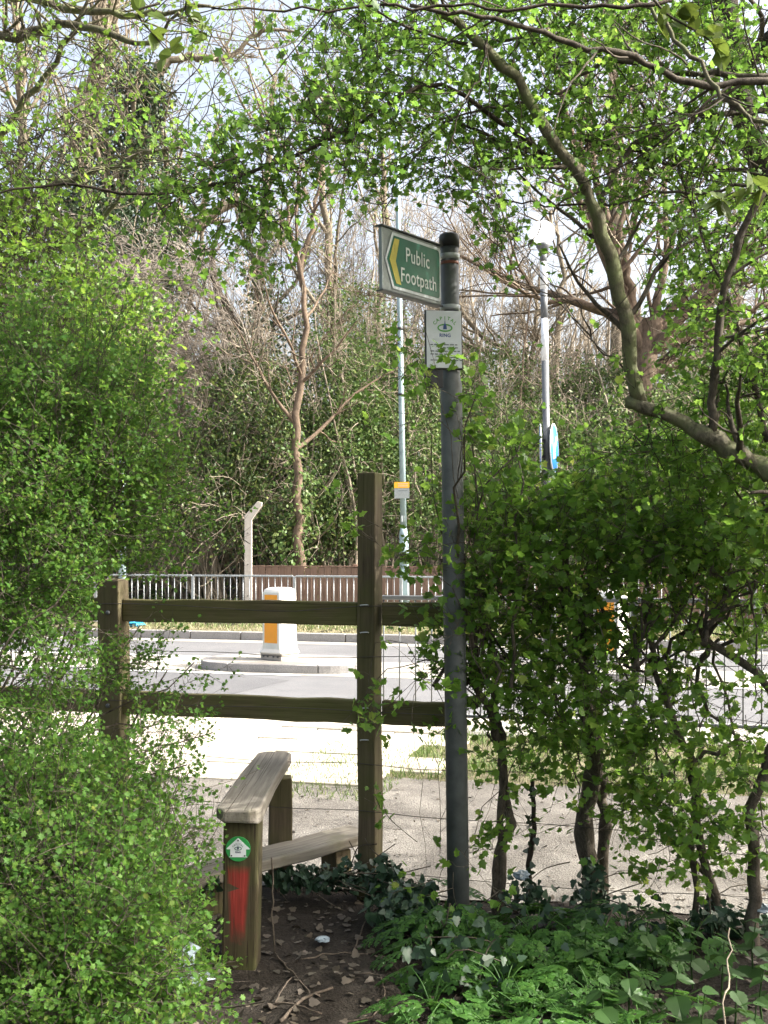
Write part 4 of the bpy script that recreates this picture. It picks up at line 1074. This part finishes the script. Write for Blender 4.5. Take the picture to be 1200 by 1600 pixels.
bare_tree("bare spreading tree right of the steel signpost", "bare_tree",
    [gpt(800, 28), P(790, 780, 28), P(815, 640, 28), P(800, 560, 28), P(750, 520, 28), P(715, 470, 28)], .16, .05, 14, 7, 5, (.3, .55), tr1=(.2, 1), limbs=[(pp(28, (812, 620), (835, 540), (838, 470), (850, 400)), .07, .02), (pp(28, (810, 560), (760, 550), (700, 500), (680, 440)), .07, .02)], up1=.03)
bare_tree("broad bare tree with many brown boughs fanning out from one trunk", "bare_tree",
    [gpt(1005, 25), P(1000, 700, 25), P(1004, 600, 25), P(1012, 540, 25), P(1020, 500, 25)], .36, .24, 10, 7, 5, (1.0, 2.2), tr1=(.75, 1), ang=(20, 65), up1=.05,
    bkm=B_red, twm=B_twig, limbs=[(pp(25, (1010, 560), (960, 500), (900, 470), (850, 470), (790, 440)), .13, .03), (pp(25, (1012, 560), (1050, 480), (1110, 430), (1180, 380)), .15, .04), (pp(25, (1010, 550), (985, 450), (970, 350), (1000, 250)), .13, .04), (pp(25, (1015, 550), (1070, 510), (1140, 490), (1230, 470)), .12, .03), (pp(25, (1012, 560), (1030, 450), (1060, 340), (1080, 260)), .12, .03)])
bare_tree("tall straight pale trunk rising behind the canopy", "bare_tree",
    [gpt(975, 33), P(970, 700, 33), P(965, 450, 33), P(958, 250, 33), P(955, 80, 33), P(955, -60, 33)], .24, .13, 14, 7, 4, (.15, .3), tr1=(.4, 1))
bare_tree("small bare tree leaning over the hedge at the far right", "bare_tree",
    [gpt(1150, 27), P(1140, 750, 27), P(1120, 620, 27), P(1150, 500, 27), P(1160, 380, 27)], .16, .05, 14, 7, 5, (.3, .5), ivy=3000, ivyr=(.7, .6), ivym=L_ivy)
bare_tree("bare tree at the back behind the white globe", "bare_tree",
    [gpt(890, 36), P(880, 700, 36), P(870, 560, 36), P(880, 420, 36), P(860, 330, 36)], .18, .05, 16, 7, 5, (.3, .5), tr1=(.3, 1))
bare_tree("leafless tree filling the far left edge", "bare_tree",
    [gpt(30, 28), P(30, 700, 28), P(20, 450, 28), P(35, 200, 28), P(25, 0, 28)], .22, .08, 18, 7, 5, (.2, .4), ivy=5000, ivyr=(.8, .8), ivym=L_ivy)

# thickets on the bank
tg_ = "ivy and bramble thickets on the bank"
shrub("glossy yellow green ivy thicket between the slender trunk and the tall fence post", "ivy_thicket", "thicket", 560, 23.6, [((545, 720, 24, 70, 150, 1.2), 7000), ((560, 520, 26, 60, 70, 1.0), 1800), ((520, 600, 24.4, 60, 90, 1.0), 2600), ((590, 640, 25, 70, 110, 1.2), 3600)], L_bank, tw=60)
shrub("ivy thicket around the lamp column", "ivy_thicket", "thicket", 650, 24, [((650, 740, 24.2, 80, 130, 1.2), 6500), ((660, 610, 25.5, 80, 90, 1.2), 3200)], L_bank, tw=90)
shrub("tangled pale thicket behind the steel signpost", "ivy_thicket", "thicket", 770, 25, [((770, 740, 24.5, 90, 120, 1.2), 6000), ((760, 620, 26, 80, 80, 1.2), 2600)], L_bank, tw=110)
shrub("ivy thicket behind the blue discs", "ivy_thicket", "thicket", 890, 25, [((880, 750, 24.5, 90, 120, 1.2), 6000), ((900, 640, 26, 80, 90, 1.2), 3200)], L_bank, tw=90)
shrub("ivy thicket under the fanning bare tree", "ivy_thicket", "thicket", 1010, 24, [((1000, 740, 24, 90, 130, 1.2), 5200), ((980, 620, 26, 90, 70, 1.2), 2600)], L_bank, tw=70)
shrub("ivy thicket at the far right beyond the hedge", "ivy_thicket", "thicket", 1130, 23, [((1130, 740, 23.5, 120, 130, 1.2), 6000), ((1120, 620, 25, 100, 70, 1.2), 2600), ((1260, 720, 24, 100, 140, 1.2), 3000)], L_bank, tw=70)
shrub("dark ivy mass hanging in the wood behind the crank topped post", "ivy_thicket", "thicket", 380, 25, [((390, 700, 25, 85, 150, 1.1), 6500), ((370, 600, 25.5, 60, 70, .8), 2200), ((490, 820, 23.5, 80, 60, .8), 3200)], L_ivy, tw=60)
shrub("shadowy ivy thicket left of the crank topped post", "ivy_thicket", "thicket", 290, 25, [((300, 750, 23.2, 85, 110, .9), 4500), ((220, 740, 23.6, 90, 130, 1.0), 4500), ((380, 800, 23.0, 60, 80, .7), 2200), ((385, 650, 23.3, 70, 110, .8), 4200)], L_ivy, tw=60)
shrub("ivy thicket behind the big bush", "ivy_thicket", "thicket", 110, 26, [((120, 740, 26, 120, 150, 1.2), 6500), ((20, 700, 26, 100, 200, 1.2), 5000), ((170, 560, 27, 120, 110, 1.2), 3500)], L_ivy, tw=60)
shrub("dark ivy crown hanging in the upper left wood", "ivy_thicket", "thicket", 190, 28, [((120, 330, 26.5, 60, 60, .9), 3400), ((210, 370, 26, 80, 50, .9), 4200), ((250, 420, 26, 60, 50, .9), 2600), ((215, 130, 26.6, 24, 45, .4), 2600), ((205, 230, 26.6, 26, 60, .5), 2000)], L_dark, stems=4)
# leafless bramble and elder twigs sweeping up to the left
def twigmass(label, base_px, d, ells, m, bias, n):
    base = gpt(base_px, d); r = empty("twiggy_shrub", base, 0, label, "shrub", "leafless twiggy shrubs on the bank")
    P0 = []
    for e, k in ells:
        c, q = ell(e, k)
        for i in range(k):
            b = np.array(base) + rng.normal(0, .35, 3) * np.array([1, 1, 0]); dd = c[i] - b
            P0.append(resample([b, b + dd * .45 + np.array([0, 0, .25 * abs(dd[0])]), c[i], c[i] + np.array(bias) * .9], 12, .06))
    P0 = np.array(P0); R0 = np.linspace(.026, .009, 12)[None] * rng.uniform(.5, 1.2, (len(P0), 1))
    a1, b1 = spawn(P0, R0, 9, (.4, 1), (20, 75), (.7, 2.0), 9, .13, np.array(bias) * .06, .5, True, rmin=.010)
    a2, b2 = spawn(a1, b1, n, (.1, .95), (20, 60), (.3, .6), 6, .15, np.array(bias) * .05, .55, rmin=.007)
    a3, b3 = spawn(a2, b2, 3, (.1, .95), (20, 60), (.4, .8), 5, .16, 0, .6, rmin=.005)
    tube_obj("stems", [(P0, R0, 6), (a1, b1, 5)], m, r, 'stuff'); tube_obj("twigs", [(a2, b2, 3), (a3, b3, 3)], m, r, 'stuff'); settle(r)
twigmass("leafless pinkish brown thicket sweeping up above the crank topped post", 470, 24.6, [((320, 470, 23, 120, 90, 1.0), 15), ((260, 400, 23.5, 90, 70, 1.0), 8)], B_pink, (-1.5, 0, .15), 5)
twigmass("leafless tangle of pale twigs behind the big bush's edge", 330, 24, [((270, 600, 24, 110, 80, 1.0), 18), ((200, 500, 24.5, 100, 80, 1.0), 12)], B_twig, (-1.4, 0, .0), 6)
twigmass("fine pale bare brush beyond the green sign", 720, 29, [((740, 440, 29, 90, 70, 1.2), 20), ((640, 400, 30, 60, 90, 1.2), 12)], B_twig, (.1, 0, .9), 6)
twigmass("brown bare brush between the lamp column and the slender trunk", 560, 30, [((540, 420, 30, 70, 100, 1.2), 16), ((450, 400, 30, 60, 90, 1.2), 12)], B_pink, (.1, 0, .9), 6)
twigmass("thin bare brush behind the beacon pole", 850, 27, [((850, 560, 27, 110, 60, 1.2), 16)], B_twig, (.3, 0, .8), 6)
twigmass("low bare brush at the right under the lichened limb", 1080, 27, [((1080, 580, 27, 110, 70, 1.2), 18)], B_twig, (.2, 0, .8), 6)

# distant wood closing the view
def far_wood():
    n = 26000; s = rng.uniform(-42, 42, n); t = rng.uniform(41, 52, n); hh = 4.5 + 1.3 * np.sin(s * .5) + .8 * np.sin(s * 1.7 + 1)
    X = s * U[0] + t * N[0]; Y = s * U[1] + t * N[1]; Z = gz(X, Y) + rng.uniform(0, 1, n) ** .8 * hh
    pos = np.stack([X, Y, Z], -1); d = norm(rng.normal(0, 1, (n, 3)))
    leaf_stuff("distant_wood", T_small, [(pos, frames(d, .4, .7), rng.uniform(.2, .42, n))], L_bank)
    k = 260; s = rng.uniform(-42, 42, k); t = rng.uniform(38, 52, k); X = s * U[0] + t * N[0]; Y = s * U[1] + t * N[1]
    st = np.stack([X, Y, gz(X, Y) - .1], -1); P0 = walk(st, np.tile([0, 0, 1.], (k, 1)) + rng.normal(0, .08, (k, 3)), rng.uniform(5, 11, k), 10, .05, .02)
    R0 = np.linspace(.12, .02, 10)[None] * rng.uniform(.5, 1.3, (k, 1))
    a, b = spawn(P0, R0, 9, (.25, 1), (20, 55), (.12, .3), 7, .1, .06, .5, rmin=.014)
    c_, d_ = spawn(a, b, 4, (.1, .95), (20, 55), (.3, .7), 5, .12, .03, .6, rmin=.010)
    tube_obj("distant_bare_trees", [(P0, R0, 5), (a, b, 3), (c_, d_, 3)], B_twig, None, 'stuff')
far_wood()

# ------------------------------------------------------------------ ground cover
def spread(n, s0, s1, t0, t1):
    s = rng.uniform(s0, s1, n); t = rng.uniform(t0, t1, n)
    X = s * U[0] + t * N[0]; Y = s * U[1] + t * N[1]; return np.stack([X, Y, gz(X, Y)], -1)
n = 11000; p = spread(n, -16, 12, 21, 31); d = rng.normal(0, 1, (n, 3)) * [1, 1, .3] + [0, -.3, 0]
p[:, 2] += rng.uniform(.02, .3, n)
leaf_stuff("bank_ivy_cover", T_small, [(p, frames(norm(d), .6, .6), rng.uniform(.08, .16, n))], L_bank)
def blades(name, p, h, m, wd=.09):
    n = len(p); d = norm(rng.normal(0, .45, (n, 3)) + [0, 0, 1])
    T = (np.array([(-wd / 2, 0, 0), (wd / 2, 0, 0), (wd * .3, .6, .08), (0, 1, .25)]), np.array([(0, 1, 2), (0, 2, 3)]))
    return leaf_stuff(name, T, [(p, frames(d, .2, 1.), rng.uniform(h[0], h[1], n))], m)
p = spread(26000, -1.6, 7, 6.5, 8.2); k = (np.sin(p[:, 0] * 5 + 1) * np.sin(p[:, 1] * 6) > rng.uniform(-1.2, .9, len(p)))
blades("verge_grass", p[k], (.03, .075), L_grass, .14); blades("verge_straw", spread(4500, -1.7, 7, 6.45, 8.2), (.02, .06), L_straw, .12)
blades("verge_grass", spread(2600, -2.3, -1.5, 5.9, 7.6), (.02, .055), L_grass, .14)
blades("far_verge_grass", spread(9000, -9, 7, 17.25, 18.9), (.04, .10), L_straw, .2); blades("far_verge_grass", spread(9000, -9, 7, 17.6, 20.3), (.04, .12), L_grass, .2)

# leaf litter and soil crumbs on the trodden ground
def bz(p):
    return bumpy(p[:, 0], p[:, 1])
n = 1900; p = np.stack([rng.uniform(-1.6, 1.8, n), rng.uniform(3.0, 4.9, n), np.zeros(n)], -1); p[:, 2] = bz(p) + .006
d = rng.normal(0, 1, (n, 3)) * [1, 1, .18]
leaf_stuff("leaf_litter", T_ivy, [(p, frames(norm(d), 1, .35), rng.uniform(.012, .04, n))], L_dead)
pg = spread(900, -4, 5, 4.8, 6.4); pg[:, 2] += .012
leaf_stuff("path_litter", T_small, [(pg, frames(norm(rng.normal(0, 1, (900, 3)) * [1, 1, .2]), 1, .3), rng.uniform(.012, .035, 900))], L_dead)
for i in range(36):
    x, y = rng.uniform(-.45, .35), rng.uniform(3.45, 4.6); z = float(bumpy(np.array(x), np.array(y)))
    if i == 0: me = None
    if me is None:
        o = mesh("fallen_leaf", T_ivy[0], [tuple(q) for q in T_ivy[1]], L_dead); me = o.data
    else: o = bpy.data.objects.new("fallen_leaf", me); link(o)
    q = frames(norm(np.array([[rng.normal(), rng.normal(), .05]])), 1, .3)[0]
    o.matrix_basis = Matrix.Translation((x, y, z + .012)) @ Matrix(q.tolist()).to_4x4() @ Matrix.Scale(rng.uniform(.022, .048), 4)
    tag(o, "brown dead leaf lying on the dark trodden soil below the stile", "leaf", "dead leaves below the stile")
B_stick = bark('dead_stick_bark', (.06, .045, .035), (.16, .13, .10), 40)
def stick(label, pts, r0=.006, r1=.003, m=B_stick, br=()):
    pts = [Vector((x, y, float(bumpy(np.array(x), np.array(y))) + z)) for x, y, z in pts]
    o = tube1("fallen_twig", pts, r0 * .75, r1 * .75, m, None, 10, 6, .0022); tag(o, label, "twig", "fallen twigs on the trodden soil")
def gp(px_, py_, z=.012):
    d = F * (EYE - z) / (py_ - HZ); return ((px_ - 600) / F * d, d, z)
stick("forked dead twig lying left of centre on the soil", [gp(412, 1562), gp(450, 1568), gp(490, 1583), gp(503, 1585)], .006, .004)
stick("thickest dead stick pointing towards the viewer", [gp(438, 1592), gp(470, 1565), gp(486, 1555), gp(520, 1548)], .009, .006)
stick("long thin twig running from the near post to the sticks", [gp(430, 1490), gp(455, 1515), gp(478, 1540), gp(484, 1556)], .005, .004)
stick("short twig crossing behind the thick stick", [gp(430, 1562), gp(445, 1540), gp(456, 1527)], .004, .003)
stick("curved twig on the soil towards the parsley", [gp(540, 1598), gp(580, 1585), gp(602, 1560), gp(590, 1530), gp(550, 1527)], .004, .003)
stick("twig beside the ivy under the lower tread", [gp(470, 1500), gp(520, 1490), gp(575, 1493)], .004, .003)
stick("bent twig below the tall post", [gp(552, 1490), gp(560, 1462), gp(573, 1440), gp(566, 1420)], .005, .003)
stick("small twig on the bare soil in front", [gp(600, 1500), gp(625, 1520), gp(640, 1510)], .004, .002)
o = tube1("upright_stem", [P(428, 1500, 4.15), P(427, 1420, 4.15), P(424, 1340, 4.15)], .004, .0035, B_haw, None, 10, 6, .003); tag(o, "thin dead stem standing upright just right of the near stile post", "stem")

# ivy under the stile and at the post feet
def ivypatch(label, ells, n, npart=60, sz=(.025, .05)):
    c0 = P(*ells[0][0][:3]); r = empty("ivy_patch", (c0.x, c0.y, 0), 0, label, "ivy", "ivy growing at the foot of the fence")
    pos = []
    for e, w in ells:
        p, q = ell(e, int(n * w)); pos.append(p)
    pos = np.concatenate(pos); pos[:, 2] = np.maximum(pos[:, 2], bz(pos) + .01)
    d = rng.normal(0, .6, pos.shape) + [0, -.5, -.4]
    pr = (pos, frames(norm(d), .5, .45), rng.uniform(*sz, len(pos)))
    pr = leaf_parts("leaf", T_ivy, pr, npart, L_gr, r); leaf_stuff("foliage", T_ivy, [pr], L_gr, r)
    st = []
    for k in range(14):
        i = rng.integers(len(pos)); a_ = pos[i]; b_ = a_ + rng.normal(0, .2, 3) * [1, .5, .3]; b_[2] = max(b_[2], .01); st.append(resample([a_, (a_ + b_) / 2 + rng.normal(0, .03, 3), b_], 6))
    tube_obj("stems", [(np.array(st), np.full((14, 6), .0025), 4)], B_haw, r, 'stuff'); settle(r)
ivypatch("dark ivy hanging below the lower tread of the stile", [((480, 1372, 4.75, 80, 20, .08), 1), ((545, 1365, 4.75, 30, 28, .08), .4), ((345, 1385, 4.5, 30, 18, .06), .15)], 190)
ivypatch("ivy clump at the foot of the tall fence post", [((600, 1375, 4.6, 32, 40, .08), 1), ((620, 1420, 4.4, 50, 40, .15), 1), ((655, 1400, 4.5, 30, 30, .1), .6)], 230)
ivypatch("low ivy beneath the parsley", [((720, 1500, 3.9, 100, 70, .3), 1), ((900, 1450, 4.2, 200, 60, .3), 1)], 170)
ivypatch("ivy at the feet of the hedge stems", [((820, 1395, 4.5, 40, 25, .1), .5), ((925, 1400, 4.5, 30, 70, .05), .8), ((1160, 1440, 4.3, 50, 30, .1), .5), ((1110, 1430, 4.3, 40, 20, .1), .4)], 160, 70)

# cow parsley: fronds of many small toothed leaflets
def frond_tmpl():
    V = []; Fc = []
    def leaflet(x, y, a, l):
        b = len(V); c_, s_ = math.cos(a), math.sin(a)
        for u, v_ in ((0, 0), (.18, .22), (.30, .30), (.20, .42), (.26, .55), (.12, .72), (0, 1), (-.12, .72), (-.26, .55), (-.20, .42), (-.30, .30), (-.18, .22)):
            V.append((x + l * (u * c_ + v_ * s_), y + l * (-u * s_ + v_ * c_), 0))
        m_ = len(V); V.append((x + l * .45 * s_, y + l * .45 * c_, .02 * l))
        for i in range(12): Fc.append((m_, b + (i + 1) % 12, b + i))
    for y, l in ((.18, .52), (.42, .38), (.62, .25), (.78, .15)):
        for sg_ in (1, -1):
            a = sg_ * 1.05
            for k in range(4):
                u = (.25 + .22 * k) * l
                px_, py_ = u * math.sin(a), y + u * math.cos(a)
                ll = l * (.46 - .06 * k)
                leaflet(px_, py_, a + .9 * sg_ * .8, ll * .9); leaflet(px_, py_, a - .9 * sg_ * .8, ll)
            leaflet(l * .9 * math.sin(a), y + l * .9 * math.cos(a), a, l * .36)
    leaflet(0, .82, 0, .24); leaflet(0, .7, .7, .16); leaflet(0, .7, -.7, .16)
    V_ = np.array(V, float); V_[:, 2] -= .30 * V_[:, 1] ** 2 + .25 * V_[:, 0] ** 2
    return V_, np.array(Fc)
T_fr = frond_tmpl(); frm = []
for i in range(3):
    me = bpy.data.meshes.new("frond"); v = T_fr[0].copy(); v[:, 2] -= .1 * i * v[:, 1] ** 2; v += rng.normal(0, .006, v.shape)
    me.from_pydata(v.tolist(), [], T_fr[1].tolist()); me.materials.append(L_pars); frm.append(me)
place = [("first", 700, 1400), ("", 660, 1425), ("", 745, 1450), ("", 700, 1475), ("", 800, 1440), ("", 680, 1540), ("", 735, 1580), ("", 800, 1510), ("", 860, 1480), ("", 850, 1560), ("", 900, 1440), ("", 920, 1530), ("", 790, 1600), ("", 965, 1470), ("", 905, 1600), ("", 1000, 1590), ("", 840, 1430), ("", 1010, 1440), ("", 960, 1420), ("", 655, 1600), ("", 1075, 1430), ("", 1120, 1590)]
ORD = 'first second third fourth fifth sixth seventh eighth ninth tenth'.split()
def order_label(pts, fmt):
    rows = {}
    for x, y in pts: rows.setdefault('back' if y < 1450 else ('middle' if y < 1530 else 'front'), []).append(x)
    out = {}
    for x, y in pts:
        k = 'back' if y < 1450 else ('middle' if y < 1530 else 'front')
        out[(x, y)] = fmt % (ORD[sorted(rows[k]).index(x)], k)
    return out
plb = order_label([(x, y) for _, x, y in place], 'feathery green cow parsley, %s from the trodden soil in the %s row')
for i, (_, x, y) in enumerate(place):
    topd = 3.3 + (1600 - y) / 200 * 1.0; topd = min(topd, 4.45)
    top = P(x, y, topd); b = Vector((top.x + rng.normal(0, .03), topd + .04, 0))
    r = empty("cow_parsley", b, rng.uniform(0, 6.28), plb[(x, y)], "cow parsley", "cow parsley plants below the hedge")
    hz = max(top.z, .12); nst = 6; sts = []
    for k in range(nst):
        a = 2 * math.pi * k / nst + rng.uniform(-.3, .3); h = hz * rng.uniform(.55, 1.02); rr = rng.uniform(.05, .13)
        tip = Vector((rr * math.cos(a), rr * math.sin(a), h)); sts.append(resample([(0, 0, 0), tip * .5 + Vector((0, 0, .2 * h)), tip], 7))
        fo = bpy.data.objects.new("frond", frm[k % 3]); link(fo, r); fo.location = tip * .97
        fo.rotation_euler = (R(rng.uniform(-28, 8)), R(rng.uniform(-15, 15)), a - math.pi / 2); fo.scale = (rng.uniform(.18, .27),) * 3
    tube_obj("stalks", [(np.array(sts), np.tile(np.linspace(.004, .002, 7), (nst, 1)), 5)], L_pars, r)
# nettles and other broad weeds at the right
NT = [(1130, 1480, 3.7), (1180, 1440, 3.9), (1085, 1500, 3.8), (1150, 1550, 3.4), (1060, 1540, 3.5), (1195, 1530, 3.5), (1010, 1500, 3.9), (1100, 1570, 3.3), (985, 1545, 3.5), (1040, 1470, 4.1), (1180, 1590, 3.2), (920, 1500, 3.9), (940, 1570, 3.4), (1215, 1480, 3.7)]
nlb = order_label([(x, y) for x, y, _ in NT], 'upright nettle with toothed leaves, %s from the soil side in the %s row')
def nettle(x, y, d, h, i):
    top = P(x, y, d); r = empty("nettle_plant", (top.x, d + .02, 0), rng.uniform(0, 6), nlb[(x, y)], "nettle", "nettles below the hedge")
    hz = max(top.z, .2); tube_obj("stem", [(resample([(0, 0, 0), (.01, 0, hz * .5), (0, .01, hz)], 8)[None], np.linspace(.004, .002, 8)[None], 5)], L_net, r)
    k = 0; z = hz
    while z > hz - .42 and z > .03:
        for a in (0, math.pi):
            an = a + k * math.pi / 2 + rng.uniform(-.2, .2); sz = (.045 + .02 * min(k, 3)) * rng.uniform(.85, 1.15)
            if k == 0 and i == 0 and a == 0:
                nettle.me = bpy.data.meshes.new("leaf"); nettle.me.from_pydata(T_nettle[0].tolist(), [], T_nettle[1].tolist()); nettle.me.materials.append(L_net)
            lo = bpy.data.objects.new("leaf", nettle.me); link(lo, r); lo.location = (0, 0, z); lo.rotation_euler = (R(rng.uniform(-35, -5)), R(rng.uniform(-15, 15)), an); lo.scale = (sz * 1.15, sz, sz)
        z -= .045 + .012 * k; k += 1
for i, (x, y, d) in enumerate(NT): nettle(x, y, d, .3, i)
o = tube1("dry_stalk", [P(1133, 1620, 3.3), P(1130, 1560, 3.35), P(1138, 1530, 3.4), P(1140, 1450, 3.5)], .004, .002, B_twig, None, 12, 6, .004); tag(o, "pale dry stalk rising through the nettles", "stalk")
# litter
crumple("plastic_bag", P(262, 1502, 3.25), .085, M_bag, "crumpled white plastic bag caught in the leaves beside the near stile post", "litter", .45, 5, "white litter")
crumple("plastic_bag", P(300, 1535, 3.15), .05, M_bag, "smaller scrap of white plastic just below the large one", "litter", .4, 8, "white litter")
crumple("paper_scrap", Vector(gp(505, 1470, .005)), .028, M_bag, "pale scrap lying among dead leaves under the ivy", "litter", .2, 9)
crumple("paper_scrap", P(815, 1372, 4.5), .03, M_bag, "white torn scrap low in the hedge between two trunks", "litter", .5, 12)
crumple("paper_scrap", P(1192, 1425, 4.2), .03, M_bag, "white scrap near the rightmost hedge stem", "litter", .5, 13)
